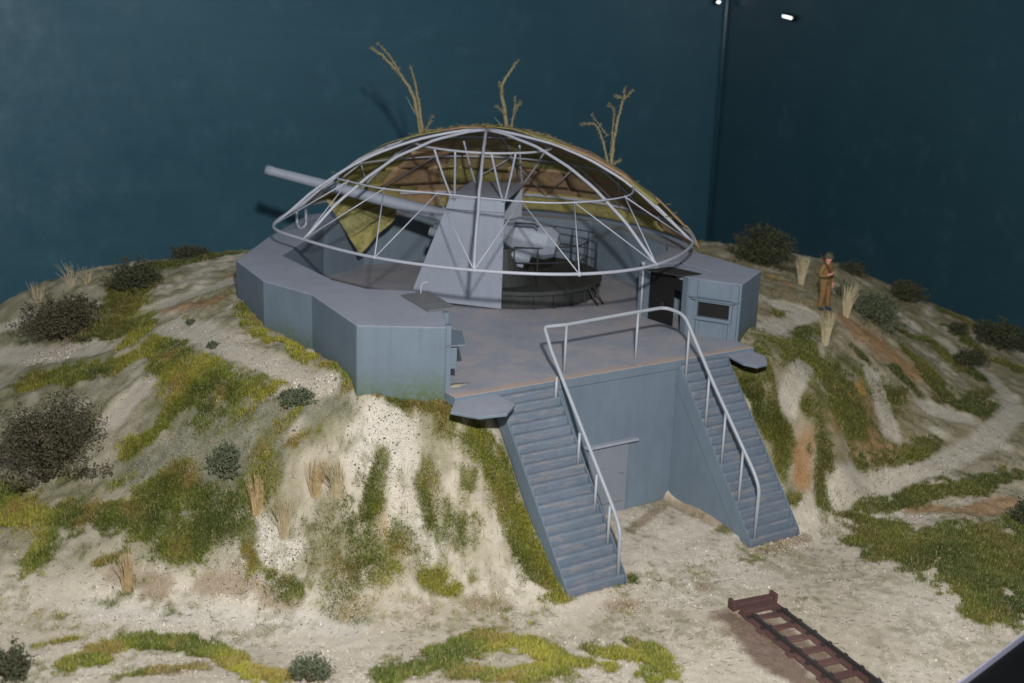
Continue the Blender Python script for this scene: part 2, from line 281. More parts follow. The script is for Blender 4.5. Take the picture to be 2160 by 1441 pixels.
GRASS=[(1.0,[(-6.96,-5.36,0.38), (-6.03,-6.15,0.38), (-5.46,-6.84,0.38), (-5.17,-7.19,0.38)]), (1.0,[(-4.68,-7.41,0.43), (-4.42,-7.95,0.43), (-4.28,-8.54,0.43), (-4.22,-9.13,0.42), (-4.09,-9.83,0.42), (-4.1,-10.42,0.41)]), (1.0,[(-7.04,-6.96,0.26), (-7.6,-7.17,0.25), (-8.14,-7.24,0.25)]), (1.0,[(-5.98,-7.8,0.35)]), (1.0,[(-6.3,-7.86,0.21), (-6.33,-8.17,0.21)]), (1.0,[(-5.9,-8.39,0.39), (-5.5,-8.64,0.39)]), (0.9,[(-5.2,-7.97,0.23)]), (0.45,[(-8.5,-7.2,0.59), (-8.04,-7.81,0.59), (-7.81,-8.35,0.59), (-8.45,-7.88,0.59)]), (1.0,[(-6.85,-8.82,0.22), (-6.34,-9.42,0.21)]), (0.7,[(-7.03,-8.06,0.32)]), (0.35,[(-9.03,-8.3,0.4), (-8.65,-9.02,0.4)]), (0.6,[(-8.7,-8.13,0.18), (-7.34,-8.66,0.18)]), (0.8,[(-5.91,-9.36,0.16)]), (1.0,[(-14.77,-0.83,0.48), (-14.55,-1.86,0.47), (-13.55,-2.94,0.47), (-12.48,-3.71,0.47), (-11.7,-3.89,0.47), (-11.08,-4.21,0.47)]), (1.0,[(-14.22,-3.29,0.28), (-14.92,-4.28,0.27)]), (1.0,[(-12.22,-4.36,0.55), (-11.37,-5.3,0.55), (-10.66,-5.66,0.55)]), (0.9,[(-12.05,-2.76,0.24)]), (0.9,[(-11.35,-3.61,0.31), (-10.92,-4.14,0.31)]), (0.7,[(-10.12,-5.23,0.33), (-9.63,-5.84,0.32)]), (0.9,[(-10.53,-6.23,0.23), (-10.53,-6.8,0.22), (-10.08,-7.43,0.22), (-9.75,-7.9,0.22)]), (1.0,[(-15.05,-8.43,0.34), (-14.23,-7.98,0.35), (-13.34,-7.75,0.35), (-12.48,-8.34,0.35), (-12.13,-9.43,0.35), (-12.07,-10.64,0.33)]), (0.7,[(-14.23,-9.35,0.21), (-12.99,-9.82,0.22)]), (0.8,[(-15.36,-7.14,0.11), (-14.57,-7.19,0.11)]), (0.9,[(-12.07,-10.64,0.35), (-11.39,-11.02,0.35)]), (0.9,[(-9.37,-12.02,0.44), (-8.52,-11.93,0.45), (-7.44,-11.7,0.46), (-6.47,-11.54,0.47), (-5.98,-12.34,0.46), (-5.8,-13.37,0.45)]), (0.8,[(-8.29,-12.72,0.4), (-7.21,-13.26,0.4), (-6.36,-13.8,0.4)]), (1.0,[(-4.84,-13.12,0.4), (-4.0,-13.24,0.41), (-4.02,-14.1,0.4), (-4.38,-14.85,0.38)]), (0.9,[(-5.23,-13.98,0.31)]), (1.0,[(-8.85,7.37,0.68), (-9.55,5.71,0.65), (-9.87,3.4,0.62), (-10.17,5.54,0.64)]), (1.0,[(4.67,-7.35,0.36), (4.41,-8.09,0.35), (4.62,-8.74,0.35), (4.63,-9.2,0.35)]), (0.8,[(8.49,-5.87,0.36), (7.22,-7.57,0.34)]), (0.7,[(5.82,-7.74,0.22), (7.67,-6.49,0.23)]), (1.0,[(9.9,-8.37,0.21), (11.27,-7.41,0.21)]), (0.8,[(6.99,-9.55,0.25), (7.24,-9.93,0.25)]), (0.9,[(16.95,-4.49,0.41), (16.12,-6.13,0.4), (16.66,-6.75,0.4)]), (0.9,[(21.77,-4.61,0.25)]), (0.8,[(-10.59,-5.19,0.35), (-11.28,-4.43,0.35)]), (0.6,[(-9.48,-5.49,0.23), (-9.46,-4.87,0.24)]), (0.5,[(-10.27,-3.08,0.32), (-9.65,-3.16,0.32)]), (1.0,[(-7.76,8.28,0.32), (-5.81,8.23,0.32), (-4.79,8.66,0.33)]), (1.0,[(-12.79,4.31,0.47), (-12.46,3.96,0.47), (-11.32,2.58,0.46), (-10.68,1.95,0.46)]), (1.0,[(-9.67,1.82,0.54), (-9.91,-0.5,0.52), (-9.86,-2.01,0.5), (-9.02,-3.2,0.49)]), (1.0,[(-10.43,-1.96,0.57), (-10.05,-2.51,0.57)]), (1.0,[(-10.87,-2.08,0.27), (-11.25,-2.07,0.27), (-11.74,-1.59,0.27)]), (1.0,[(-8.91,-3.56,0.29)]), (1.0,[(-7.26,1.35,0.24), (-7.66,-0.71,0.22), (-7.26,-1.58,0.22), (-7.21,-3.48,0.21), (-7.04,-5.31,0.2)]), (0.9,[(-8.2,4.42,0.18)]), (0.9,[(-6.83,4.59,0.13)]), (0.9,[(-8.65,2.28,0.13)]), (1.0,[(5.53,-6.79,0.31), (4.92,-7.78,0.3)]), (0.9,[(4.31,-7.53,0.18), (4.13,-8.22,0.17), (4.28,-8.84,0.17)]), (0.9,[(8.63,-4.51,0.23)]), (1.0,[(6.42,-6.47,0.26)]), (1.0,[(8.85,-6.72,0.5), (7.86,-8.22,0.48), (7.44,-8.96,0.48)]), (1.0,[(10.63,-7.05,0.38), (9.98,-8.05,0.37)]), (1.0,[(5.83,-9.27,0.33), (5.51,-9.84,0.32), (5.39,-10.3,0.32)]), (0.9,[(5.75,-8.28,0.23), (6.13,-8.76,0.23)]), (0.8,[(4.84,-8.46,0.19), (4.74,-9.07,0.19)]), (1.0,[(7.59,-9.89,0.28), (8.73,-9.86,0.28), (10.67,-9.37,0.29)]), (1.0,[(5.81,-10.6,0.4), (6.75,-10.8,0.4), (8.04,-11.38,0.41), (9.5,-11.85,0.41), (11.85,-11.72,0.42)]), (1.0,[(5.42,-12.01,0.8), (5.27,-13.72,0.76), (5.1,-15.34,0.73), (4.67,-16.51,0.71)]), (1.0,[(6.29,-13.31,0.5), (7.24,-13.77,0.51), (7.53,-14.75,0.5)]), (1.0,[(5.65,-10.77,0.34), (5.88,-11.6,0.34)]), (1.0,[(5.92,-13.93,0.77), (6.12,-14.96,0.75), (6.28,-15.83,0.74)]), (1.0,[(8.85,-13.92,0.54), (5.31,-16.43,0.48)]), (1.0,[(13.82,-6.27,0.45), (12.99,-7.86,0.43), (13.38,-8.54,0.43), (15.0,-8.22,0.44)]), (0.9,[(13.82,-5.44,0.23), (13.57,-6.1,0.22)]), (1.0,[(18.67,-3.39,0.32), (18.74,-5.35,0.31), (19.38,-6.34,0.31)]), (1.0,[(1.99,-9.92,0.31)]), (1.0,[(-2.04,-10.77,0.18)]), (0.5,[(4.15,-12.68,0.17)]), (0.9,[(-8.48,-5.53,0.16), (-8.89,-5.32,0.16)]), (0.6,[(-8.8,-4.81,0.19), (-8.33,-4.62,0.19)]), (0.8,[(3.97,-10.02,0.16), (4.66,-10.06,0.16)]), (0.8,[(-13.06,-4.78,0.16), (-13.53,-4.82,0.16)]), (0.6,[(13.47,1.88,0.15)]), (0.6,[(10.69,-5.0,0.22), (8.99,-5.37,0.21)]), (0.9,[(15.2,-4.04,0.24), (16.58,-4.24,0.24)]), (0.9,[(20.01,-1.82,0.22), (20.51,-3.28,0.22), (22.18,-3.86,0.22)]), (0.8,[(11.94,-6.47,0.28), (11.87,-7.6,0.27)]), (0.8,[(14.69,-7.67,0.22), (16.58,-7.41,0.23)]), (0.9,[(9.01,-5.13,0.24), (6.35,-6.97,0.23)]), (0.8,[(10.76,-5.6,0.22), (10.73,-6.52,0.21)]), (0.8,[(4.21,-9.51,0.16), (4.37,-9.07,0.16)]), (0.8,[(-11.58,5.77,0.14), (-10.69,4.78,0.14)]), (0.9,[(-8.76,6.18,0.24), (-8.05,6.9,0.25)]), (0.8,[(-9.42,-0.82,0.18), (-9.29,-2.24,0.17)]), (0.8,[(-8.27,-3.9,0.17), (-8.49,-3.2,0.17)]), (0.7,[(7.91,-10.26,0.19), (6.99,-9.55,0.19)])]
SOIL=[('ochre',[(-7.1,-7.71,0.39), (-6.97,-7.96,0.39)]), ('clay',[(12.04,-4.82,0.73), (12.39,-5.83,0.73), (12.72,-6.41,0.72)]), ('clay',[(9.47,-7.74,0.65), (7.28,-9.24,0.61), (7.09,-8.99,0.61)]), ('clay',[(5.4,-9.14,0.3), (4.87,-9.58,0.29)]), ('ochre',[(8.19,-8.12,0.23), (10.34,-6.89,0.24)]), ('clay',[(8.35,-9.02,0.57), (8.98,-9.43,0.57)]), ('clay',[(7.33,-11.66,0.35), (8.17,-12.89,0.34), (9.84,-12.88,0.35)]), ('clay',[(-8.44,3.5,0.43), (-7.67,2.75,0.43)]), ('clay',[(-6.87,4.49,0.21), (-6.06,5.17,0.21)]), ('brown',[(-11.42,-6.35,0.29), (-10.45,-7.17,0.29), (-10.07,-7.96,0.29)]), ('brown',[(-13.18,-5.15,0.34), (-12.44,-5.98,0.33)]), ('clay',[(-4.19,-8.02,0.21), (-4.25,-8.49,0.21)]), ('clay',[(11.64,-1.05,0.24), (11.53,-1.88,0.23)]), ('brown',[(-2.57,-11.6,0.23), (-3.06,-11.49,0.23)]), ('brown',[(-0.66,-11.82,0.21)]), ('brown',[(-5.51,-10.24,0.23), (-6.12,-9.94,0.22)]), ('rust',[(-1.2,-13.6,0.44), (-1.61,-14.97,0.42), (-1.73,-16.27,0.41)]), ('rust',[(-0.63,-14.42,0.37), (-0.8,-15.78,0.36), (-0.82,-16.78,0.35)]), ('brown',[(-0.33,-8.47,0.17), (1.88,-7.35,0.18), (2.02,-8.72,0.17), (2.09,-9.61,0.17)]), ('brown',[(2.81,-10.91,0.18), (3.89,-10.89,0.18), (2.0,-11.02,0.17)]), ('clay',[(-11.33,6.69,0.36), (-10.45,5.6,0.35)]), ('brown',[(-12.42,5.85,0.29), (-11.25,4.84,0.29)]), ('grey',[(-10.45,-2.89,0.53), (-9.25,-3.75,0.53), (-8.02,-4.82,0.53)]), ('grey',[(-11.65,-2.66,0.48), (-10.44,-3.85,0.48), (-9.12,-4.66,0.48)]), ('grey',[(-10.15,-4.7,0.47), (-9.37,-5.25,0.47)]), ('grey',[(-11.6,-4.3,0.51), (-10.45,-5.44,0.51)]), ('grey',[(-7.48,-4.5,0.36), (-7.42,-5.49,0.36)]), ('white',[(-9.95,-6.57,0.5), (-9.68,-7.08,0.5), (-10.25,-6.14,0.5)]), ('white',[(-6.76,-6.28,0.47), (-6.42,-6.89,0.47), (-7.14,-6.5,0.47)]), ('white',[(-13.93,-6.18,0.32), (-12.09,-7.26,0.32), (-10.25,-8.37,0.33), (-9.05,-9.6,0.32)]), ('white',[(-7.09,-7.43,0.39), (-6.58,-8.45,0.39)]), ('brown',[(-7.3,-9.76,0.18)]), ('rust',[(-5.19,-13.23,0.21)]), ('brown',[(-13.29,-9.8,0.2), (-12.68,-9.52,0.2)]), ('clay',[(4.95,-9.26,0.27), (4.83,-9.63,0.27)]), ('brown',[(10.64,-3.69,0.32), (10.24,-2.95,0.32)]), ('path',[(-6.34,4.64,0.39), (-7.54,4.35,0.38), (-8.69,4.54,0.38), (-9.22,4.74,0.38)]), ('path',[(-12.61,8.7,0.27), (-11.78,8.4,0.27)]), ('path',[(-12.97,7.15,0.44), (-11.71,5.26,0.43), (-10.44,3.64,0.42)]), ('path',[(-9.14,2.34,0.47), (-8.7,0.76,0.46), (-8.55,-1.38,0.44), (-7.82,-3.49,0.42), (-7.43,-4.67,0.41)]), ('path',[(5.7,-10.31,0.37), (6.58,-10.19,0.38), (7.88,-10.29,0.39), (9.38,-10.56,0.39), (12.54,-9.97,0.41), (15.8,-8.59,0.44)]), ('path',[(16.3,-8.01,0.35), (17.31,-6.24,0.37), (17.26,-4.34,0.38)]), ('path',[(16.72,-3.43,0.24), (16.67,-2.76,0.25)]), ('path',[(9.26,-8.98,0.32), (9.92,-8.05,0.32), (10.57,-6.89,0.33)]), ('path',[(9.31,-3.69,0.34), (10.27,-4.29,0.35), (7.2,-5.45,0.32)]), ('path',[(7.1,-7.27,0.29), (5.26,-8.41,0.27)]), ('path',[(11.88,-8.2,0.39), (12.85,-8.77,0.39)]), ('path',[(17.08,-0.69,0.25), (16.85,-0.16,0.26)]), ('path',[(-11.2,-0.12,0.44), (-11.62,-0.21,0.43), (-10.77,-0.04,0.44)])]

# ------------------------------------------------------------------ ground form
CPA = np.array(CP)
def _tps(r2): return r2*np.log(r2+1e-9)
_n = len(CPA); _K = _tps(((CPA[:, None, :2]-CPA[None, :, :2])**2).sum(2))+0.6*np.eye(_n); _P = np.c_[np.ones(_n), CPA[:, :2]]
_W = np.linalg.solve(np.block([[_K, _P], [_P.T, np.zeros((3, 3))]]), np.r_[CPA[:, 2], 0, 0, 0])
_LAT = RNG.random((6, 256, 256))
def vnoise(x, y, s, k=0):
    x = np.asarray(x)*s+50.3*k; y = np.asarray(y)*s+17.7*k; xi = np.floor(x).astype(int); yi = np.floor(y).astype(int); fx = x-xi; fy = y-yi
    fx = fx*fx*(3-2*fx); fy = fy*fy*(3-2*fy); L = _LAT[k % 6]; g = lambda a, b: L[a % 256, b % 256]
    return (g(xi, yi)*(1-fx)*(1-fy)+g(xi+1, yi)*fx*(1-fy)+g(xi, yi+1)*(1-fx)*fy+g(xi+1, yi+1)*fx*fy)
def fbm(x, y, s, k=0, o=4): return sum(vnoise(x, y, s*2**i, k+i)*0.5**i for i in range(o))/sum(0.5**i for i in range(o))
OUT = [(-5.15, -6.75), (-7.07, -5.63), (-6.76, -2.32), (-7.32, -.31), (-7.05, 2.43), (-4.24, 6.1), (-2, 8.5), (3.5, 8.8), (8.3, 4.5), (7.7, -.6), (6.85, -2.4), (6.85, -5.3), (5.0, -6.45)]
def inside(x, y, poly):
    r = np.zeros(x.shape, bool); n = len(poly)
    for i in range(n):
        (x1, y1), (x2, y2) = poly[i], poly[(i+1) % n]
        c = ((y1 > y) != (y2 > y)) & (x < (x2-x1)*(y-y1)/((y2-y1) if y2 != y1 else 1e-9)+x1); r ^= c
    return r
FOOT = [(a*0.93, b*0.93) for a, b in OUT]
def cap_dist(x, y, pts):
    """signed cover of a chain of discs: 1 at the spine, 0 at the rim"""
    best = np.full(x.shape, -9.0)
    if len(pts) == 1: pts = pts*2
    for (x1, y1, r1), (x2, y2, r2) in zip(pts, pts[1:]):
        dx, dy = x2-x1, y2-y1; L = dx*dx+dy*dy
        t = np.clip(((x-x1)*dx+(y-y1)*dy)/L, 0, 1) if L > 1e-9 else np.zeros(x.shape)
        d = np.hypot(x-x1-t*dx, y-y1-t*dy); best = np.maximum(best, 1-d/(r1+(r2-r1)*t))
    return best
def near(x, y, pts, pad):
    a = np.array(pts); r = a[:, 2].max()*(1+pad)
    return np.where((x > a[:, 0].min()-r) & (x < a[:, 0].max()+r) & (y > a[:, 1].min()-r) & (y < a[:, 1].max()+r))[0]
def path_mask(x, y):
    g = np.zeros(x.shape); e = (fbm(x, y, 1.6, 2)-.5)*.7
    for k, pts in SOIL:
        if k == 'path':
            q = near(x, y, pts, .8); g[q] = np.maximum(g[q], np.clip(cap_dist(x[q], y[q], pts)*2.0+e[q]*.8+.6, 0, 1))
    return g
def grass_mask(x, y):
    g = np.zeros(x.shape); w = (fbm(x, y, 1.5, 3)-0.5)*2.3+(fbm(x, y, 5.0, 1, 4)-.5)*2.4
    wx = x+(fbm(x, y, 1.1, 0)-.5)*.9; wy = y+(fbm(x, y, 1.1, 5)-.5)*.9
    for dens, pts in GRASS:
        k = near(wx, wy, pts, 1.0)
        c = cap_dist(wx[k], wy[k], pts); g[k] = np.maximum(g[k], np.clip((np.minimum(c, .55)+w[k]*0.60+0.18)/0.85, 0, 1)*dens*(c > -1))
    # broken growth over the banks
    bank = np.maximum(np.exp(-((x-8)**2/9+(y+8)**2/7)), np.maximum(.8*np.exp(-((x+10.5)**2/9+(y+4.5)**2/5)), .55*np.exp(-((x+6.8)**2/5+(y+8.2)**2/2.5))))
    g = np.maximum(g, np.clip((bank*.62+(fbm(x, y, 1.3, 4)-.5)*2.0+(fbm(x, y, 5.5, 2)-.5)*1.5-.42)*1.5, 0, .9))
    sparse = np.clip((fbm(x, y, 0.8, 4)-0.54)*4, 0, 0.30)
    g = np.maximum(g, sparse*(fbm(x, y, 5, 2) > 0.5))
    return g*(1-.9*path_mask(x, y))
def height(x, y):
    x = np.asarray(x, float).ravel(); y = np.asarray(y, float).ravel(); h = np.zeros(len(x))
    for i in range(0, len(x), 20000):
        q = slice(i, i+20000); d2 = (x[q, None]-CPA[:, 0])**2+(y[q, None]-CPA[:, 1])**2
        h[q] = _tps(d2)@_W[:-3]+_W[-3]+_W[-2]*x[q]+_W[-1]*y[q]
    flat = np.clip((h+4.05)/0.5, 0.12, 1)
    pm = path_mask(x, y)
    h = h+((fbm(x, y, 0.9, 0)-0.5)*0.20*flat+(fbm(x, y, 3.6, 2, 4)-0.5)*0.16*np.clip(flat, 0.3, 1))*(1-.8*pm)-.05*pm
    h = np.where(inside(x, y, FOOT), np.minimum(h, -0.6), h)
    st = (np.abs(x) < 3.95) & (y > -10.75) & (y < -6.3)
    surf = np.clip(4.17/3.4*(y+7.2), -4.17, 0)-0.5
    h = np.where(st, np.minimum(h, np.where(np.abs(x) < 2.0, -4.17+(fbm(x, y, 3, 1)-.5)*.06, surf)), h)
    h = np.where((np.abs(x) < 2.0) & (y > -7.12) & (y < -6.3), -4.3, h)
    return h
def H(x, y): return float(height(np.array([x]), np.array([y]))[0])
SOILC = dict(ochre=(0.50, 0.30, 0.07), clay=(0.43, 0.24, 0.105), brown=(0.36, 0.27, 0.18), rust=(0.19, 0.11, 0.085), grey=(0.225, 0.225, 0.165), white=(0.74, 0.70, 0.62), path=(0.66, 0.60, 0.505))
def ground_colour(x, y, h):
    n = fbm(x, y, 0.55, 5); n2 = fbm(x, y, 3.1, 4)
    base = np.array((0.74, 0.675, 0.57)); dry = np.array((0.63, 0.56, 0.45)); c = base+(dry-base)*np.clip((n-.38)*3, 0, 1)[:, None]
    slope = np.clip((h+3.95)/0.6, 0, 1); mid = np.array((0.47, 0.42, 0.315)); olive = np.array((0.20, 0.195, 0.085)); far = np.clip((np.abs(x)*.25+y+2)/7, 0, 1)*np.clip((fbm(x, y, .7, 0)-.36)*5, 0, 1)
    c = c+(mid-c)*(slope*np.clip((n2-.22)*2.0, .25, .9))[:, None]
    c = c+(np.array((0.34, 0.315, 0.225))-c)*(slope*np.clip((-x-8)/2.5, 0, 1)*.62)[:, None]
    mot = np.clip((fbm(x, y, 1.5, 2)-.47)*5+far*.9, 0, 1)*slope; c = c+(olive-c)*(mot*.62)[:, None]
    c = c+(np.array((0.30, 0.255, 0.145))-c)*(slope*np.clip((x-4.5)/1.5, 0, 1)*np.clip((fbm(x, y, 1.0, 3)-.30)*4, 0, .8))[:, None]
    s1 = (fbm(x, y, 2.2, 1)-.5)*1.3+(fbm(x, y, 8, 0, 2)-.5)*.5
    for k, pts in SOIL:
        if k == 'path': continue
        q = near(x, y, pts, 1.0); d = cap_dist(x[q], y[q], pts)+s1[q]
        a = np.clip(d*1.5+0.45, 0, 1)*(0.85 if k in ('rust', 'white', 'ochre', 'path') else 0.75)
        c[q] = c[q]+(np.array(SOILC[k])-c[q])*a[:, None]
    c = c+(np.array(SOILC['path'])+(n2-.5)[:, None]*.12-c)*(path_mask(x, y)*.9)[:, None]
    g = grass_mask(x, y); c = c+(np.array((0.15, 0.155, 0.045))-c)*np.clip(g*1.05, 0, .88)[:, None]
    # loam dust gathered where the retaining wall meets the yard
    return np.clip(c, 0.02, 0.9), g
STEP = 0.09
xs = np.arange(-22, 26.05, STEP); ys = np.arange(-22, 18.3, STEP)
GX, GY = np.meshgrid(xs, ys); gx, gy = GX.ravel(), GY.ravel()
gz = height(gx, gy)
keep_front = gy > (-18.02+0.211*(gx-1.49))       # the model's front board edge
gcol, gmask = ground_colour(gx, gy, gz)
nx, ny = len(xs), len(ys); idx = np.arange(nx*ny).reshape(ny, nx)
quads = np.stack([idx[:-1, :-1], idx[:-1, 1:], idx[1:, 1:], idx[1:, :-1]], -1).reshape(-1, 4)
quads = quads[keep_front[quads].any(1)]
# snap the rim of the board to its edge line
lim = -18.02+0.211*(gx-1.49); gy2 = np.where(keep_front, gy, np.maximum(gy, lim-0.0)); gy2 = np.where(~keep_front & (lim-gy < STEP*2), lim, gy2)
used = np.unique(quads); remap = -np.ones(nx*ny, int); remap[used] = np.arange(len(used))
def np_mesh(name, V, F, mat, colr=None, smooth=True):
    me = bpy.data.meshes.new(name); k = F.shape[1]
    me.vertices.add(len(V)); me.vertices.foreach_set('co', np.ascontiguousarray(V, dtype=np.float32).ravel())
    me.loops.add(F.size); me.loops.foreach_set('vertex_index', np.ascontiguousarray(F, dtype=np.int32).ravel())
    me.polygons.add(len(F)); me.polygons.foreach_set('loop_start', np.arange(0, F.size, k, dtype=np.int32)); me.polygons.foreach_set('loop_total', np.full(len(F), k, dtype=np.int32))
    me.materials.append(MATS[mat]); me.update(calc_edges=True); me.validate()
    if smooth: me.polygons.foreach_set('use_smooth', np.ones(len(me.polygons), bool))
    if colr is not None:
        at = me.color_attributes.new('col', 'FLOAT_COLOR', 'POINT'); at.data.foreach_set('color', np.c_[colr, np.ones(len(colr))].astype(np.float32).ravel())
    o = bpy.data.objects.new(name, me); COL.objects.link(o); return o
ground = np_mesh('ground', np.c_[gx, gy2, gz][used], remap[quads], 'ground_sand', gcol[used])
tag(ground, 'sandy model terrain rising from a pale yard to a grassy hill', 'ground', kind='structure')

# ------------------------------------------------------------------ backdrop of the display case
b_ = MB(); b_.prism([(-24, 18.2), (25.9, 18.2), (25.9, 18.6), (-24, 18.6)], -9, 24)
tag(b_.build('backdrop_wall', 'backdrop_paint'), 'teal painted back panel of the display case', 'backdrop', kind='structure')
b_ = MB(); b_.prism([(25.94, 18.6), (26.3, 18.6), (26.3, -24), (25.94, -24)], -9, 24)
tag(b_.build('side_wall', 'backdrop_paint_dark'), 'dark teal side panel of the display case', 'backdrop', kind='structure')
b_ = MB(); b_.tube([(25.84, 18.10, -9), (25.84, 18.10, 24)], 0.13, 8)
tag(b_.build('corner_strip', 'backdrop_paint_dark', smooth=True), 'slim vertical strip where the two teal panels meet', 'backdrop', kind='structure')
# front board edge: pale lip and black frame
e1 = Vector((0.978, 0.207, 0)); e2 = Vector((-0.207, 0.978, 0)); b0 = Vector((-22, -18.02+0.211*(-22-1.49), 0))
fr = thing('case_edge', (4, -18, -4.3), 'black case edge with a pale lip at the lower right corner', 'frame')
MB().frame(b0-e2*0.045+Vector((0, 0, -6.2)), e1, e2, (0, 0, 1), 50, 0.04, 2.03).build('lip', 'case_lip', fr)
MB().frame(b0-e2*2.6+Vector((0, 0, -6.4)), e1, e2, (0, 0, 1), 50, 2.53, 2.12).build('frame_board', 'case_frame', fr, bevel=0.03)

# ------------------------------------------------------------------ static grass, grit
def scatter(n, x0, x1, y0, y1): return RNG.uniform(x0, x1, n), RNG.uniform(y0, y1, n)
def grass_blades():
    X = []; Y = []
    for dens, pts in GRASS:
        q = pts*2 if len(pts) == 1 else pts
        for (x1, y1, r1), (x2, y2, r2) in zip(q, q[1:]):
            L = math.hypot(x2-x1, y2-y1); n = int((2*1.5*r1*L+3.14*(1.5*r1)**2)*(5200 if L > 0 else 3600)*dens)
            t = RNG.random(n); rr = 1.5*max(r1, r2)*np.sqrt(RNG.random(n)); an = RNG.uniform(0, 6.283, n)
            X.append(x1+(x2-x1)*t+np.cos(an)*rr); Y.append(y1+(y2-y1)*t+np.sin(an)*rr)
    ex, ey = scatter(330000, -16, 14, -12, 4); X.append(ex); Y.append(ey)
    bx = np.concatenate(X); by = np.concatenate(Y)
    ang = np.degrees(np.arctan2(bx-CAM.x, by-CAM.y)); ok = (ang > 6) & (ang < 61); bx, by = bx[ok], by[ok]
    m = grass_mask(bx, by); ok = (RNG.random(len(bx)) < m**1.3) & (by > -18.0+0.211*(bx-1.49)) & ~inside(bx, by, OUT) & ~((np.abs(bx) < 3.9) & (by > -10.55) & (by < -6))
    bx, by = bx[ok], by[ok]; n = len(bx); bz = height(bx, by); print('blades', n)
    ln = RNG.uniform(0.06, 0.16, n)*(0.7+0.6*fbm(bx, by, 1.2, 2)); az = RNG.uniform(0, 2*np.pi, n); lean = RNG.uniform(0.3, 1.55, n)
    dx, dy = np.cos(az), np.sin(az); wv = RNG.uniform(0.005, 0.009, n)
    root = np.c_[bx, by, bz-0.01]; side = np.c_[-dy, dx, np.zeros(n)]*wv[:, None]
    mid = root+np.c_[dx*np.sin(lean)*ln*.45, dy*np.sin(lean)*ln*.45, np.cos(lean*.6)*ln*.55]
    tip = root+np.c_[dx*np.sin(lean)*ln, dy*np.sin(lean)*ln, np.maximum(np.cos(lean), 0.05)*ln+0.01]
    V = np.concatenate([root-side, root+side, mid+side*.7, mid-side*.7, tip]); i = np.arange(n)
    F = np.concatenate([np.c_[i, i+n, i+2*n], np.c_[i, i+2*n, i+3*n], np.c_[i+3*n, i+2*n, i+4*n]])
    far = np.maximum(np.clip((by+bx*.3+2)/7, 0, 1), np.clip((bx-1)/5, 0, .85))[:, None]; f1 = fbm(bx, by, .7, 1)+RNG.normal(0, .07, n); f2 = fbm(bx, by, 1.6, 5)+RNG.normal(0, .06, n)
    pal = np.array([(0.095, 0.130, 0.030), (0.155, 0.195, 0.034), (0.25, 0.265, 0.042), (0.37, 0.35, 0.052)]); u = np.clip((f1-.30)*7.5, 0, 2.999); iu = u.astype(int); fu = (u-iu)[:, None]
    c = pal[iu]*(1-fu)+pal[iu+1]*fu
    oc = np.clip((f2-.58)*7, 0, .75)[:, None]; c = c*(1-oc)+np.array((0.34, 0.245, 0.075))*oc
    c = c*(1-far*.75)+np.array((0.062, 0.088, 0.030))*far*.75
    dead = (RNG.random(n) < 0.12)[:, None]; c = np.where(dead, np.array((0.42, 0.34, 0.17)), c)*RNG.uniform(.7, 1.2, n)[:, None]
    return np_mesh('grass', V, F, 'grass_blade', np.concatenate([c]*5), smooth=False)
tag(grass_blades(), 'patches of short olive green grass fibres on the slopes', 'grass', kind='stuff')
def grit():
    bx, by = scatter(230000, -18, 14, -18.3, 3); m = grass_mask(bx, by)
    ang = np.degrees(np.arctan2(bx-CAM.x, by-CAM.y))
    dens = np.clip((fbm(bx, by, 0.9, 2)-.34)*3, .08, 1)
    ok = (RNG.random(len(bx)) < dens*(1-m*.8)*.62) & (by > -18.0+0.211*(bx-1.49)) & ~inside(bx, by, OUT) & ~((np.abs(bx) < 3.95) & (np.abs(bx) > 2.0) & (by > -10.6)) & (ang > 6) & (ang < 61) & ~((np.abs(bx) < 2.1) & (by > -7.3))
    bx, by = bx[ok], by[ok]; big = np.zeros(len(bx)); X = [bx]; Y = [by]; B = [big]
    for k, pts in SOIL:
        if k in ('white', 'grey', 'brown') and len(pts) < 4:
            q = pts*2 if len(pts) == 1 else pts
            for (x1, y1, r1), (x2, y2, r2) in zip(q, q[1:]):
                n_ = int(1500*r1*(math.hypot(x2-x1, y2-y1)+r1)*(2.2 if k == 'white' else 1)); t = RNG.random(n_); rr = 1.7*r1*np.sqrt(RNG.random(n_)); an = RNG.uniform(0, 6.283, n_)
                X.append(x1+(x2-x1)*t+np.cos(an)*rr); Y.append(y1+(y2-y1)*t+np.sin(an)*rr); B.append(np.ones(n_))
    bx = np.concatenate(X); by = np.concatenate(Y); big = np.concatenate(B); ok = ~inside(bx, by, OUT) & ~((np.abs(bx) < 3.95) & (by > -10.7)) | (big < .5); bx, by, big = bx[ok], by[ok], big[ok]
    n = len(bx); bz = height(bx, by); r = RNG.gamma(2.0, 0.0045, n)*(1+.45*big)+0.006
    T = np.array([(1, 0, -.3), (-.5, .87, -.3), (-.5, -.87, -.3), (.1, .05, .8)])
    a = RNG.uniform(0, 6.28, n); ca, sa = np.cos(a), np.sin(a); P = np.c_[bx, by, bz+r*.15]; V = []
    for q in T:
        jx = q[0]*RNG.uniform(.7, 1.4, n); jy = q[1]*RNG.uniform(.6, 1.1, n)
        V.append(P+np.c_[(jx*ca-jy*sa)*r, (jx*sa+jy*ca)*r, q[2]*r*RNG.uniform(.6, 1.2, n)])
    V = np.concatenate(V); i = np.arange(n); F = np.concatenate([np.c_[i, i+n, i+3*n], np.c_[i+n, i+2*n, i+3*n], np.c_[i+2*n, i, i+3*n], np.c_[i, i+2*n, i+n]])
    c0, _ = ground_colour(bx, by, bz); k = RNG.random(n)[:, None]
    c = np.where(k < .62, c0*1.1+.02, np.where(k < .88, c0*.85, np.array((0.15, 0.12, 0.09)))); c = np.clip(c, 0, .85)
    return np_mesh('grit', V, F, 'grit', np.concatenate([c]*4), smooth=False)
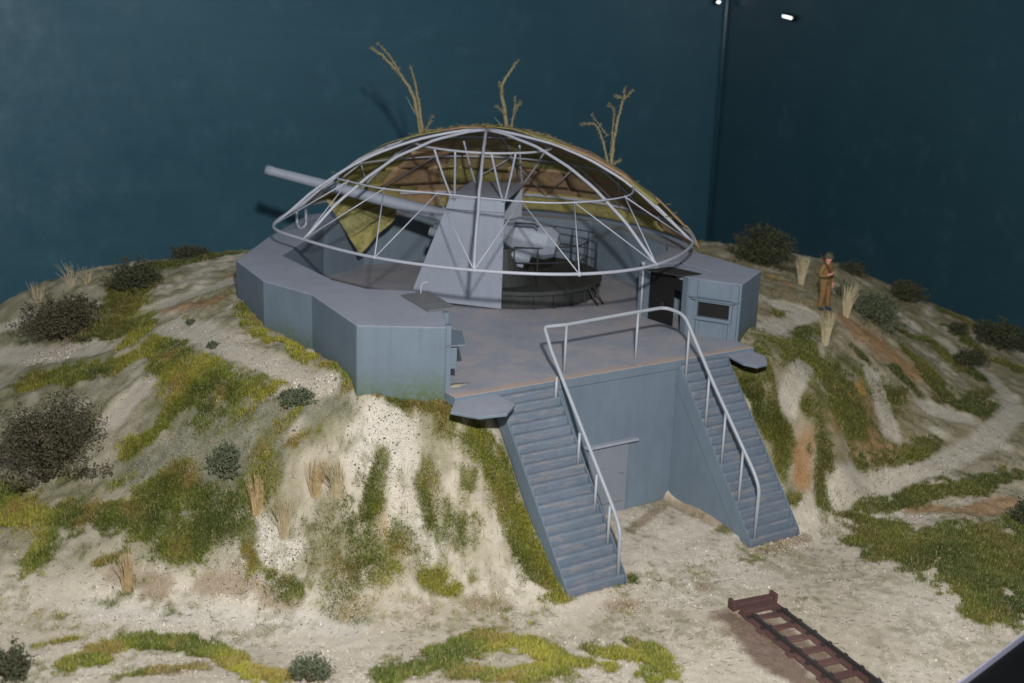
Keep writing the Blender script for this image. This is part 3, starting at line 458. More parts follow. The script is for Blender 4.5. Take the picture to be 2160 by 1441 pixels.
tag(grit(), 'pale crumbly grit strewn over the sandy ground', 'grit', kind='stuff')
def fibres():
    bx, by = scatter(5200, -17, 12, -18, 0); ang = np.degrees(np.arctan2(bx-CAM.x, by-CAM.y))
    ok = (by > -17.9+0.211*(bx-1.49)) & ~inside(bx, by, OUT) & ~((np.abs(bx) < 3.95) & (by > -10.7)) & (ang > 6) & (ang < 61)
    bx, by = bx[ok], by[ok]; n = len(bx); az = RNG.uniform(0, 6.28, n); L = RNG.uniform(.05, .16, n)
    ex, ey = bx+np.cos(az)*L, by+np.sin(az)*L; z0 = height(bx, by)+.012; z1 = height(ex, ey)+.016
    s = np.c_[-np.sin(az), np.cos(az), np.zeros(n)]*.0045; a = np.c_[bx, by, z0]; b = np.c_[ex, ey, z1]; upv = np.array((0, 0, .007))
    V = np.concatenate([a-s, a+s, b+s, b-s, a+upv, b+upv]); i = np.arange(n)
    F = np.concatenate([np.c_[i, i+4*n, i+5*n, i+3*n], np.c_[i+n, i+2*n, i+5*n, i+4*n]])
    c = np.tile(np.array((0.10, 0.08, 0.05)), (n, 1))*RNG.uniform(.6, 1.8, n)[:, None]
    return np_mesh('loose_fibres', V, F, 'grit', np.concatenate([c]*6), smooth=False)
tag(fibres(), 'fine dark fibres lying loose on the sand', 'debris', kind='stuff')

# ------------------------------------------------------------------ the concrete gun position
emp = thing('gun_emplacement', (0, -1, -0.3), 'grey painted concrete gun emplacement with twin stairways cut into the hill', 'emplacement')
INN = [(4.15, -5.05), (4.2, -4.72), (5.3, -4.72), (5.3, -3.25), (4.2, -3.25), (4.2, -2.65), (5.3, -2.2), (6.2, -1.6), (6.75, -.9), (6.75, 3.3), (4.4, 6.1), (3.0, 7.05), (-.5, 7.05), (-2.6, 5.9), (-5.5, 2.6), (-5.5, -1.0), (-5.1, -2.3), (-4.0, -3.1), (-4.2, -4.9)]
poly = OUT+INN; sides = [1]*(len(OUT)-1)+[2]*(len(INN)+1)
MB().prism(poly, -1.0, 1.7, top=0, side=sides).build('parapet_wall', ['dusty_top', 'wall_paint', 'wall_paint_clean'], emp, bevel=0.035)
plat = [(-5.12, -7.2), (4.98, -7.2), (4.98, -6.3), (6.4, -4.5), (6.95, -1), (7.0, 3.4), (4.5, 6.4), (3, 7.3), (-.6, 7.3), (-2.8, 6.1), (-5.8, 2.7), (-5.8, -1), (-6.2, -4.5), (-5.12, -6.5)]
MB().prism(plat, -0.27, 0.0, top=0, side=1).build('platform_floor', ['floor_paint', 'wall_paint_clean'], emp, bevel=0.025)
MB().frame((-2.12, -7.17, -4.6), (1, 0, 0), (0, 1, 0), (0, 0, 1), 4.24, 0.4, 4.32).build('recess_wall', 'wall_paint_clean', emp, bevel=0.02)
MB().prism([(4.26, -4.69), (5.27, -4.69), (5.27, -3.28), (4.26, -3.28)], 1.42, 1.675).build('doorway_roof', 'dusty_top', emp, bevel=0.02)
# doors
d = MB().frame((-.87, -7.225, -4.25), (1, 0, 0), (0, 1, 0), (0, 0, 1), 1.37, .05, 2.12).build('door', 'door_paint', emp, bevel=0.03)
tag(d, 'pale grey steel door in the recess between the stairs')
MB().frame((.20, -7.238, -3.02), (1, 0, -.12), (0, 1, 0), (0, 0, 1), .17, .014, .02).build('handle', 'plate_steel', d)
MB().frame((-.82, -7.238, -3.86), (1, 0, 0), (0, 1, 0), (0, 0, 1), 1.2, .012, .018).build('seam', 'plate_steel', d)
MB().prism([(-1.02, -7.17), (.78, -7.17), (.74, -7.36), (-.98, -7.36)], -2.105, -2.03).build('lintel', 'dusty_top', emp, bevel=0.015)
dd = MB().frame((4.15, -3.27, .02), (.06, -1, 0), (1, .06, 0), (0, 0, 1), 1.08, .05, 1.58).build('door', 'black_paint', emp, bevel=0.01)
tag(dd, 'black steel door of the guard room standing ajar')
MB().frame((4.10, -3.9, .55), (0, -1, 0), (1, 0, 0), (0, 0, 1), .10, .05, .16).build('handle', 'plate_black', dd)
MB().frame((4.19, -4.76, .0), (0, 1, 0), (1, 0, 0), (0, 0, 1), .05, .05, 1.5).build('door_post', 'black_paint', emp)
MB().frame((4.16, -4.74, 1.2), (0, 1, 0), (1, 0, 0), (0, 0, 1), .46, .06, .34).build('door_header', 'black_paint', emp)
rp = MB().prism([(3.55, -3.85), (3.95, -4.86), (4.72, -4.95), (4.45, -3.8)], 1.715, 1.75).build('roof_plate', 'plate_black', emp)
tag(rp, 'black roof plate over the guard room doorway')
rp = MB().prism([(-4.66, -3.45), (-4.84, -5.27), (-4.0, -5.22), (-3.78, -3.38)], 1.715, 1.745).build('roof_plate', 'plate_steel', emp)
tag(rp, 'dark grey plate lying on the near parapet end')
MB().tube(smooth_path([(-4.1, -3.55, 1.74), (-4.09, -3.53, 1.9), (-4.02, -3.47, 1.99), (-3.86, -3.5, 2.03)]), .017, 6).build('lifting_hook', 'frame_paint', emp, smooth=True)
pp = MB().tube([(4.10, -2.98, 0), (4.10, -2.98, 1.62)], .035, 8); pp.ball((4.10, -2.98, 1.70), .085)
pp.build('vent_pipe', 'frame_paint', emp, smooth=True)
# embrasures facing into the entrance
def embrasure(a, b, n, nm_label, dp=1.0):
    a = Vector((*a, 0)); b = Vector((*b, 0)); e = (b-a).normalized(); n = Vector((*n, 0)).normalized(); L = (b-a).length; o = (L-1.9)/2
    P = lambda s, z, p=0.0: a+e*(s+o)+n*p+Vector((0, 0, z))
    m = MB()
    for s in (.20, 1.46): m.frame(P(s, 0, -.05), e, n, (0, 0, 1), .24, .05+.07*dp, 1.665)
    for s in (.46, 1.34): m.frame(P(s, 0.0, -.05), e, n, (0, 0, 1), .09, .09, .50)
    q = m.build('embrasure', 'wall_paint_clean', emp, bevel=0.012); tag(q, nm_label)
    m = MB(); m.frame(P(.42, .50, -.05), e, n, (0, 0, 1), 1.14, .05+.15*dp, .10); m.frame(P(.42, 1.05, -.05), e, n, (0, 0, 1), 1.14, .05+.15*dp, .075)
    m.frame(P(.42, .602, -.05), e, n, (0, 0, 1), .085, .05+.15*dp, .446); m.frame(P(1.475, .602, -.05), e, n, (0, 0, 1), .085, .05+.15*dp, .446)
    m.build('frame', 'wall_paint_clean', q, bevel=0.01)
    MB().frame(P(.505, .60, -.05), e, n, (0, 0, 1), .97, .056, .45).build('slit', 'black_paint', q)
    m = MB(); m.add([P(.12, 1.13, -.04), P(1.78, 1.13, -.04), P(1.62, 1.13, .25*dp), P(.36, 1.13, .25*dp), P(.12, 1.165, -.04), P(1.78, 1.165, -.04), P(1.62, 1.165, .25*dp), P(.36, 1.165, .25*dp)],
          [(0, 1, 2, 3), (4, 5, 6, 7), (0, 1, 5, 4), (1, 2, 6, 5), (2, 3, 7, 6), (3, 0, 4, 7)])
    m.build('hood', 'wall_paint_clean', q)
embrasure((4.15, -5.05), (5.0, -6.45), (-.863, -.505), 'sighting slit facing the entrance beside the black door')
embrasure((-4.2, -4.9), (-5.15, -6.75), (.88, -.46), 'sighting slit seen edge-on at the near parapet end', 2.0)
# corner slabs
for nm, pl in (('near stairway', [(-5.1, -7.15), (-5.65, -7.86), (-5.22, -8.5), (-4.5, -8.62), (-3.92, -8.1), (-3.92, -7.15)]), ('far stairway', [(3.92, -7.15), (3.75, -8.05), (3.9, -8.45), (4.35, -8.4), (4.85, -7.8), (4.85, -7.15)])):
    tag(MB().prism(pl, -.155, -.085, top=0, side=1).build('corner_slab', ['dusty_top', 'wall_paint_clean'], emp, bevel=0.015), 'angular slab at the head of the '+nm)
# stairways
NS = 20; RISE = 4.17/NS; RUN = 3.4/NS
step_me = None
def stairway(sx, lab):
    x0, x1 = (2.11, 3.86) if sx > 0 else (-3.86, -2.11)
    m = MB(); sl = 4.17/3.4
    def wedge(xa, xb, pts): 
        v = [(xa, y, z) for y, z in pts]+[(xb, y, z) for y, z in pts]; n = len(pts)
        m.add(v, [tuple(range(n)), tuple(range(2*n-1, n-1, -1))]+[(i, (i+1) % n, n+(i+1) % n, n+i) for i in range(n)])
    wedge(x0+.005, x1-.02, [(-7.16, -.74), (-7.16, -4.6), (-10.35, -4.6), (-10.35, -4.60)][:3]+[(-10.3, -4.57)])
    st = m.build('stairway', 'wall_paint_clean', emp); tag(st, lab)
    m = MB(); dz = 0.16
    wedge2 = [(-7.17, -.02), (-7.17, -.66), (-10.42, -4.64), (-10.66, -4.64), (-10.66, -4.26), (-10.60, -4.10)]
    for xa, xb in ((x0-.035, x0-.008), (x1+.008, x1+.035)):
        v = [(xa, y, z) for y, z in wedge2]+[(xb, y, z) for y, z in wedge2]; n = len(wedge2)
        MB().add(v, [tuple(range(n)), tuple(range(2*n-1, n-1, -1))]+[(i, (i+1) % n, n+(i+1) % n, n+i) for i in range(n)]).build('cheek', 'wall_paint_clean', st)
    global step_me
    first = None
    for i in range(NS):
        y = -7.2-RUN*(i+1)-.012; z = -RISE*(i+.55)
        if step_me is None:
            s = MB().frame((0, 0, -.34), (1, 0, 0), (0, 1, 0), (0, 0, 1), x1-x0+.014, RUN*1.9, .34).build('step', 'step_paint', None, bevel=0.05); step_me = s.data
        else:
            s = bpy.data.objects.new('step', step_me); COL.objects.link(s)
            bv = s.modifiers.new('soft edges', 'BEVEL'); bv.width = 0.05; bv.segments = 2
        s.parent = st; s.location = (x0-.007, y+random.uniform(-.006, .006), z+random.uniform(-.006, .006))
stairway(-1, 'near stairway of narrow grey steps dusted with tan'); stairway(1, 'far stairway of narrow grey steps dusted with tan')

# ------------------------------------------------------------------ handrail
hr = thing('handrail', (0, -7, 0), 'pale grey tubular handrail running up one stairway, across the platform edge and down the other', 'handrail')
path = [(-2.26, -10.5, -4.2), (-2.25, -10.46, -2.92), (-2.2, -10.15, -2.57), (-2.12, -7.0, .78), (-2.06, -6.55, 1.30), (-1.5, -6.72, 1.33), (1.0, -6.62, 1.38), (1.98, -6.62, 1.40), (2.12, -7.28, 1.33), (2.16, -8.6, -.26), (2.26, -10.35, -2.27), (2.29, -10.56, -2.65), (2.29, -10.55, -4.2)]
MB().tube(round_path(path[:4], .22, 5)[:-1]+round_path(path[3:7], .10, 5)[:-1]+round_path(path[6:], .26, 5), .05, 10).build('rail', 'rail_paint', hr, smooth=True)
zl = lambda y: .80+1.063*(y+6.98); zr = lambda y: 1.30+1.183*(y+7.30)
for x, y, z0, z1 in [(-2.27, -7.5, -.40, zl(-7.5)), (-2.27, -8.61, -1.75, zl(-8.61)), (-2.27, -9.41, -2.75, zl(-9.41)), (-2.26, -10.0, -3.45, zl(-10.0)), (-1.48, -6.74, 0, 1.33), (1.02, -6.63, 0, 1.38), (2.15, -7.5, -.4, zr(-7.5)), (2.17, -8.43, -1.55, zr(-8.43)), (2.2, -9.15, -2.45, zr(-9.15)), (2.23, -9.9, -3.35, zr(-9.9))]:
    MB().tube([(x, y, z0-.05), (x*.997, y, z1-.02)], [.042, .036], 8).build('post', 'rail_paint', hr, smooth=True)

# ------------------------------------------------------------------ dome frame
CD = Vector((.5, .65, 0))
RIM = [(-5.42, 3.45), (-5.47, 1.1), (-4.69, -1.94), (-2.98, -4.45), (-.61, -6.02), (2.11, -5.96), (5.15, -4.0), (6.7, -1.3), (6.9, 1.9), (5.7, 4.8), (3.0, 6.8), (-.2, 7.2), (-3.02, 6.24)]
MID = [(-3.81, 2.27), (-3.9, 1.33), (-3.54, -.27), (-2.5, -1.55), (-.95, -3.59), (.38, -4.28), (2.36, -4.04), (3.68, -2.73), (4.75, -.6), (4.75, 1.7), (3.6, 4.0), (1.2, 5.1), (-1.9, 4.5)]
UPR = [(-1.1, 2.5), (-1.3, 1.25), (-.9, .1), (-.22, -.61), (.8, -.9), (1.77, -.72), (2.45, -.06), (2.8, 1.2), (2.2, 2.5), (.8, 3.1), (-.4, 3.0)]
def prof(t): return float(np.interp(t, [0, .12, .31, .5, .66, .83, 1.0, 1.03, 1.06], [5.52, 5.49, 5.23, 4.80, 4.25, 3.46, 2.47, 2.2, 1.78]))
rim_c = smooth_path([(x, y, 2.47) for x, y in RIM], 8, True)
def rim_at(u):
    u = (u % len(RIM))*8; i = int(u) % len(rim_c); return rim_c[i].lerp(rim_c[(i+1) % len(rim_c)], u-int(u))
def dome(u, t, off=0.0):
    p = rim_at(u); q = CD+(Vector((p.x, p.y, 0))-CD)*t; n = Vector((p.x-CD.x, p.y-CD.y, 0)).normalized()*(t*.8)+Vector((0, 0, 1.0-.25*t)); n.normalize()
    return Vector((q.x, q.y, prof(t)))+n*off
df = thing('dome_frame', (.5, .65, 0), 'pale grey domed wire framework carried over the gun on slim struts', 'frame')
MB().tube(rim_c, .047, 8, True).build('rim', 'frame_paint', df, smooth=True)
TT = [1, .92, .83, .75, .66, .58, .5, .4, .31, .2, .1, 0]
for u in (0, 1, 3, 5, 6, 7.6, 9.3, 11.2, 12.2):
    MB().tube(smooth_path([dome(u, t)+Vector((random.uniform(-1, 1), random.uniform(-1, 1), random.uniform(-1, 1)))*(.014 if 0 < t < 1 else 0) for t in TT], 2), .046, 8).build('rib', 'frame_paint', df, smooth=True)
MB().tube(smooth_path([(x, y, 4.07) for x, y in MID], 5, True), .026, 7, True).build('ring', 'frame_paint', df, smooth=True)
MB().tube(smooth_path([(x, y, 5.0) for x, y in UPR], 4, True), .036, 7, True).build('ring', 'frame_paint', df, smooth=True)
links = [(0, 0), (0, 1), (1, 1), (1, 2), (2, 2), (2, 3), (3, 3), (3, 4), (4, 4), (4, 5), (5, 5), (5, 6), (6, 6), (6, 7), (7, 7), (7, 8), (8, 8), (8, 9), (9, 9), (9, 10), (10, 10), (10, 11), (11, 11), (11, 12), (12, 12), (12, 0)]
for a, b in links:
    MB().tube([(*RIM[a], 2.47), (*MID[b], 4.07)], .019, 6).build('brace', 'frame_paint', df, smooth=True)
for x, y in MID: MB().ball((x, y, 4.07), .042, seg=8, rings=5).build('joint', 'frame_paint', df, smooth=True)
for i in (2, 3, 4, 5): MB().ball((*RIM[i], 2.47), .075 if i == 4 else .06).build('joint', 'frame_paint', df, smooth=True)
for a, b in [((-.66, .70, 3.42), (-1.3, .75, 4.98)), ((-.62, .62, 3.42), (-.95, .1, 4.98)), ((.55, -.32, 3.42), (-.11, -.62, 4.98)), ((.60, -.34, 3.42), (.60, -.86, 4.98)), ((1.5, 2.82, 3.42), (.62, 2.23, 5.0)), ((1.55, 2.84, 3.42), (1.15, 1.75, 5.0)), ((2.98, 2.28, 3.42), (1.9, .9, 4.95)), ((3.02, 2.3, 3.42), (2.6, .35, 4.95))]:
    a = Vector(a); b = Vector(b); mid = (a+b)/2+Vector((0, 0, -.05))
    MB().tube(smooth_path([a, mid, b], 4), .034, 7).build('strut', 'frame_paint', df, smooth=True)
MB().tube(smooth_path([(-3.45, 6.12, 2.45), (-3.47, 6.1, 2.0), (-3.4, 6.12, 1.78), (-3.25, 6.2, 1.72), (-3.1, 6.25, 1.8), (-3.06, 6.28, 2.0), (-3.08, 6.27, 2.45)], 4), .045, 8).build('loop', 'frame_paint', df, smooth=True)

# ------------------------------------------------------------------ the gun
G3 = Vector((-.7508, .6607, 0)); W3 = Vector((.6607, .7508, 0)); B0 = Vector((.57, -.39, 0)); Z3 = Vector((0, 0, 1))
GP = lambda s, o, z: B0+G3*s+W3*o+Z3*z
gun = thing('coastal_gun', (2.5, 1.8, 0), 'large grey coastal gun with a tall angular shield inside the emplacement', 'gun')
def plate(pts, nrm, th, name, mat, parent, bev=0.01):
    n = len(pts); nrm = Vector(nrm).normalized()*th; v = [Vector(p) for p in pts]+[Vector(p)+nrm for p in pts]
    return MB().add(v, [tuple(range(n)), tuple(range(2*n-1, n-1, -1))]+[(i, (i+1) % n, n+(i+1) % n, n+i) for i in range(n)]).build(name, mat, parent, bevel=bev)
sh = plate([GP(0, 0, .03), GP(0, 0, 3.08), GP(1.85, 0, 3.1), GP(2.97, 0, .17), GP(1.5, 0, .10)], W3, .06, 'shield', 'gun_paint', gun)
plate([GP(0, .0, 3.09), GP(0, .03, 3.45), GP(1.74, .03, 3.45), GP(1.85, .0, 3.11)], W3, .05, 'upper_band', 'gun_paint', sh)
plate([GP(-.05, .035, 3.455), GP(1.76, .035, 3.455), GP(1.6, 3.3, 3.455), GP(-.15, 3.45, 3.455)], Z3, .05, 'roof', 'dusty_top', sh)
plate([GP(-.1, 3.4, .05), GP(-.1, 3.4, 3.44), GP(1.6, 3.3, 3.44), GP(2.9, 3.3, .15)], -W3, .06, 'side_plate', 'gun_paint', sh)
for o0, o1 in ((.08, 1.15), (2.05, 3.22)): plate([GP(1.72, o0, 3.42), GP(1.72, o1, 3.42), GP(2.9, o1, .2), GP(2.9, o0, .2)], -G3, .05, 'front_plate', 'gun_paint', sh)
m = MB()
for s_, z_ in [(.06, .3), (.06, 1.0), (.06, 1.7), (.06, 2.4), (.06, 3.0), (.6, 3.02), (1.2, 3.03), (1.75, 3.0)]: m.ball(GP(s_, -.008, z_), .022, seg=6, rings=4)
m.build('rivets', 'plate_steel', sh, smooth=True)
AX = lambda s, dz=0.0, o=1.6: GP(s, o, 2.17+.194*s+dz)
ba = MB().tube([AX(.2), AX(1.2), AX(1.25), AX(2.3), AX(2.35), AX(3.6), AX(5.5), AX(7.9), AX(7.95), AX(8.15)], [.36, .34, .29, .26, .225, .205, .178, .150, .165, .165], 20).build('barrel', 'gun_paint', gun, smooth=True)
MB().tube([AX(8.152), AX(8.158)], .085, 14).build('bore', 'black_paint', ba)
br = MB().tube([AX(.3), AX(.05), AX(-.15), AX(-.75), AX(-1.2), AX(-1.52)], [.36, .46, .58, .60, .58, .40], 10).build('breech', 'gun_paint', gun, bevel=0.04)
MB().tube([AX(-1.48), AX(-1.6)], [.22, .18], 14).build('breech_block', 'plate_steel', br, smooth=True)
MB().tube([AX(-1.2, .1, 2.1), AX(-1.25, -.25, 2.2), AX(-1.3, -.5, 2.15)], .03, 8).build('breech_lever', 'dark_steel', br, smooth=True)
MB().tube([AX(-.7, -.62, 1.25), AX(-.2, -.62, 1.25), AX(2.6, -.55, 1.25)], [.16, .17, .15], 14).build('recoil_cylinder', 'gun_paint', gun, smooth=True)
MB().tube([AX(-.7, -.62, 1.95), AX(-.2, -.62, 1.95), AX(2.6, -.55, 1.95)], [.16, .17, .15], 14).build('recoil_cylinder', 'gun_paint', gun, smooth=True)
cr = MB().frame(AX(-.5, -.95, 1.15), G3+Z3*.194, W3, Z3, 2.6, .9, .35).build('cradle', 'gun_paint', gun, bevel=0.05)
MB().tube([GP(.3, 1.6, .5), GP(.3, 1.6, 1.0), GP(.3, 1.6, 1.75)], [1.15, .8, .62], 24).build('pedestal', 'dark_steel', gun, smooth=False, bevel=0.03)
tc = Vector((2.5, 1.8, 0)); circ = lambda r, n=44, a0=0: [(tc.x+r*math.cos(2*math.pi*k/n), tc.y+r*math.sin(2*math.pi*k/n)) for k in range(n)]
MB().prism(circ(2.78), .02, .46).build('turntable', 'dark_steel', gun, bevel=0.03)
tt = MB().prism(circ(2.92), .462, .60).build('turntable_deck', 'dark_steel', gun, bevel=0.03)
for k in range(26):
    a = 2*math.pi*k/26; MB().frame(tc+Vector((math.cos(a)*2.78, math.sin(a)*2.78, .03)), (math.cos(a), math.sin(a), 0), (-math.sin(a), math.cos(a), 0), Z3, .06, .10, .42).build('bracket', 'dark_steel', tt)
def railing(name, pts, z0, zs, r=.021):
    q = MB()
    for z in zs: q.tube([(x, y, z) for x, y in pts], r, 6)
    o = q.build(name, 'dark_steel', gun, smooth=True)
    for x, y in pts: MB().tube([(x, y, z0), (x, y, zs[0])], r, 6).build('post', 'dark_steel', o, smooth=True)
railing('guard_rail', [(1.35, .15), (1.95, -.30), (3.26, -.58), (3.75, -.35), (4.1, -.05)], .58, (1.85, 1.35))
railing('guard_rail', [(3.6, 4.2), (4.79, 2.84), (5.1, 2.2), (5.35, 1.6), (5.32, 1.05)], .58, (1.78, 1.2))
MB().tube([GP(-.3, .3, 2.75), GP(-.9, .45, 2.72), GP(-1.0, .5, 2.6)], .03, 7).build('grab_bar', 'dark_steel', gun, smooth=True)
MB().tube([GP(-2.6, 1.5, .55), GP(-2.95, 1.35, .02)], .03, 6).build('step_iron', 'dark_steel', gun, smooth=True)
MB().tube([GP(-2.75, 1.72, .55), GP(-3.1, 1.6, .02)], .03, 6).build('step_iron', 'dark_steel', gun, smooth=True)

# ------------------------------------------------------------------ camouflage net over the back of the dome
net = thing('camouflage_net', (2, 4, 2.5), 'patchwork camouflage net in olive and brown stretched over the back of the dome', 'net')
def fabric(fn, nu, nv, name, mat, parent, th=.018):
    v = [fn(i/nu, j/nv) for j in range(nv+1) for i in range(nu+1)]
    f = [(j*(nu+1)+i, j*(nu+1)+i+1, (j+1)*(nu+1)+i+1, (j+1)*(nu+1)+i) for j in range(nv) for i in range(nu)]
    o = MB().add(v, f).build(name, mat, parent, smooth=True)
    sd = o.modifiers.new('cloth', 'SOLIDIFY'); sd.thickness = th; sd.offset = 0; return o
tr = [.03, .20, .37, .53, .68, .82, .94, 1.0, 1.06]; rr2 = random.Random(4)
for k in range(len(tr)-1):
    t0, t1 = tr[k], tr[k+1]; tm = (t0+t1)/2
    umin = 6.02 if tm < .8 else (6.25 if tm < .97 else 6.7); umax = float(np.interp(tm, [0, .25, .45, .7, 1], [13.2, 12.75, 12.35, 12.0, 11.9]))
    u = umin; step0 = float(np.interp(tm, [0, .3, 1], [1.5, .95, .62]))
    if tm > 1.0: umax = 11.0
    while u < umax-.05:
        w = min(step0*rr2.uniform(.75, 1.35), umax-u); 
        if umax-u-w < .25: w = umax-u
        ph = rr2.uniform(0, 6); am = rr2.uniform(.004, .012); j0, j1 = rr2.uniform(-.025, .025), rr2.uniform(-.025, .025); sag = rr2.uniform(.0, .02)
        lift = .07+.035*rr2.random()
        fn = lambda a, b, u=u, w=w, t0=t0, t1=t1, ph=ph, am=am, j0=j0, j1=j1, sag=sag, lift=lift: dome(u+w*(a*1.16-.08), t0+(t1-t0)*(b*1.22-.11)+(j0*(1-a)+j1*a)*(1 if t1 < .9 else .15), lift+am*math.sin(ph+5*a+3*b)-sag*math.sin(math.pi*a)*math.sin(math.pi*b))
        left = u > 10.6
        cho = (['net_brown']*4+['net_tan', 'net_green', 'net_olive']) if tm < .5 else (['net_olive']*4+['net_green', 'net_tan'] if left else ['net_brown']*2+['net_olive', 'net_green', 'net_tan', 'net_olive'])
        fabric(fn, 6, 5, 'patch', rr2.choice(cho), net); u += w
# hanging corner
c00, c10, c01, c11 = Vector((-2.17, 6.71, 2.6)), Vector((.9, 6.95, 2.75)), Vector((-1.62, 5.15, .88)), Vector((-.2, 5.3, 2.0))
for a0, a1, mt in ((0, .36, 'net_olive'), (.36, .7, 'net_green'), (.7, 1.0, 'net_olive')):
    fabric(lambda a, b, a0=a0, a1=a1: (c00.lerp(c10, b)).lerp(c01.lerp(c11, b), a0+(a1-a0)*a)+Vector((.05, .12, 0))*math.sin(9*b+3*a), 5, 8, 'patch', mt, net)
# straggling edge over the crest
m = MB()
for k in range(150):
    u = random.uniform(5.95, 12.9); t = random.uniform(.0, .35) if random.random() < .6 else random.uniform(.3, 1.0); p = dome(u, t, .1); q = p+Vector((random.uniform(-.2, .2), random.uniform(-.2, .2), random.uniform(0, .07)))
    m.tube([p, (p+q)/2+Vector((0, 0, .02)), q], .012, 4)
tag(m.build('loose_threads', 'net_thread', net), kind='stuff')

# ------------------------------------------------------------------ twigs stuck into the net
def twig(base, ref, depth_scale, branches, label, seed):
    r = random.Random(seed); base = Vector(base); t = thing('twig', base, label, 'twig', 'dead twigs standing on the camouflage net')
    b0 = MB(); fz = MB(); pale = MB(); hasp = False
    for pts, rad, pl in branches:
        w = [base+RT*((x-ref[0])/depth_scale)+UP*((ref[1]-y)/depth_scale)+fw*r.uniform(-.12, .12)*(i > 0) for i, (x, y) in enumerate(pts)]
        sp = smooth_path(w, 4); sp = [p+Vector((r.uniform(-1, 1), r.uniform(-1, 1), r.uniform(-1, 1)))*.018 for p in sp]; n = len(sp)
        (pale if pl else b0).tube(sp, [rad*(1-.65*i/(n-1)) for i in range(n)], 6); hasp |= pl
        if pl: continue
        for p in sp:
            for _ in range(24):
                d_ = Vector((r.uniform(-1, 1), r.uniform(-1, 1), r.uniform(-.4, 1))).normalized()*r.uniform(.03, .10); s_ = d_.orthogonal().normalized()*r.uniform(.008, .02)
                q = p+Vector((r.uniform(-.04, .04),)*3); fz.add([q-s_, q+s_, q+d_+s_*.3, q+d_*1.05], [(0, 1, 2, 3)])
    b0.build('stem', 'twig_bark', t, smooth=True); tag(fz.build('leaf_tufts', 'twig_bark', t), kind='stuff')
    if hasp: pale.build('pale_stalk', 'twig_pale', t, smooth=True)
twig((-.2, 3.5, 4.85), (890, 303), 64, [([(890, 303), (884, 260), (874, 215), (858, 182), (832, 150), (806, 125), (786, 111)], .080, False), ([(842, 160), (826, 130), (800, 101)], .038, False), ([(892, 300), (887, 240), (878, 195), (868, 148)], .062, False), ([(888, 280), (876, 245), (858, 212)], .016, True), ([(892, 290), (905, 270), (912, 250)], .025, False)], 'leaning forked dead twig on the net nearest the gun barrel', 3)
twig((2.0, 1.7, 5.1), (1072, 292), 66, [([(1072, 292), (1064, 240), (1058, 185), (1070, 157), (1090, 129)], .080, False), ([(1074, 290), (1084, 240), (1098, 215)], .045, False), ([(1068, 280), (1042, 248)], .016, True), ([(1084, 240), (1086, 205)], .028, False), ([(1064, 240), (1045, 225)], .025, False), ([(1060, 200), (1052, 175)], .02, False)], 'slender upright dead twig at the crown of the dome', 5)
twig((4.6, -.4, 4.15), (1286, 366), 64, [([(1286, 366), (1292, 305), (1300, 262), (1310, 225), (1316, 194)], .062, False), ([(1312, 216), (1333, 195)], .032, False), ([(1312, 214), (1296, 207)], .025, False), ([(1285, 362), (1290, 285), (1294, 238), (1282, 224)], .03, False), ([(1284, 360), (1270, 305), (1256, 270), (1226, 268)], .046, False), ([(1280, 290), (1246, 247)], .02, False), ([(1290, 350), (1306, 340)], .032, False)], 'many branched dead twig on the slope of the dome nearest the soldier', 9)

# ------------------------------------------------------------------ bushes and tufts
def bush(x, y, rx, rz, mat, label, leaf=0.06, n=None, seed=0, flat=1.0):
    r = np.random.default_rng(seed); z = H(x, y); t = thing('bush', (x, y, z), label, 'bush', 'scrubby model bushes on the slopes')
    n = n or int(3900*rx*rx*(.06/leaf)**1.5)+750
    # clumps: several lobes so that the outline is uneven
    k = 9; la = r.uniform(0, 6.28, k); lr = r.uniform(.15, .62, k); lob = np.c_[np.cos(la)*lr*rx, np.sin(la)*lr*rx, r.uniform(.35, 1.25, k)*rz]; ls = r.uniform(.38, .62, k)
    ci = r.integers(0, k, n); d_ = r.normal(size=(n, 3)); d_ /= np.linalg.norm(d_, axis=1)[:, None]; rad = r.random(n)**.40
    P = lob[ci]+d_*rad[:, None]*ls[ci][:, None]*np.array((rx, rx, rz*1.05)); P[:, 2] = np.maximum(P[:, 2], r.uniform(0, .12, n))
    ns = n//4; sd_ = r.normal(size=(26, 3)); sd_[:, 2] = np.abs(sd_[:, 2])+.1; sd_ /= np.linalg.norm(sd_, axis=1)[:, None]; si = r.integers(0, 26, ns); st_ = r.uniform(.55, 1.32, ns)
    P[:ns] = sd_[si]*st_[:, None]*np.array((rx*.95, rx*.95, rz*1.45))+r.normal(0, .045, (ns, 3))*rx
    P[:, 2] = np.maximum(P[:, 2], 0)
    a = r.normal(size=(n, 3)); a /= np.linalg.norm(a, axis=1)[:, None]; b = np.cross(a, r.normal(size=(n, 3))); b /= np.linalg.norm(b, axis=1)[:, None]
    s = (leaf*r.uniform(.5, 1.4, n))[:, None]; base = np.array((x, y, z-.03))
    V = np.concatenate([P-a*s, P+b*s*.35, P+a*s, P-b*s*.35])+base; i = np.arange(n)
    o = np_mesh('foliage', V, np.c_[i, i+n, i+2*n, i+3*n], mat, None, smooth=False); o.parent = t; o.matrix_parent_inverse = Matrix.Translation(-Vector((x, y, z)))
    m = MB()
    for q in range(12):
        e = lob[q % k]*r.uniform(.6, 1.0); m.tube([(x+e[0]*.1, y+e[1]*.1, z-.1), (x+e[0]*.5, y+e[1]*.5, z+e[2]*.4), (x+e[0], y+e[1], z+e[2])], [.035, .025, .012], 5)
    m.build('stems', 'bush_stem', t, smooth=True)
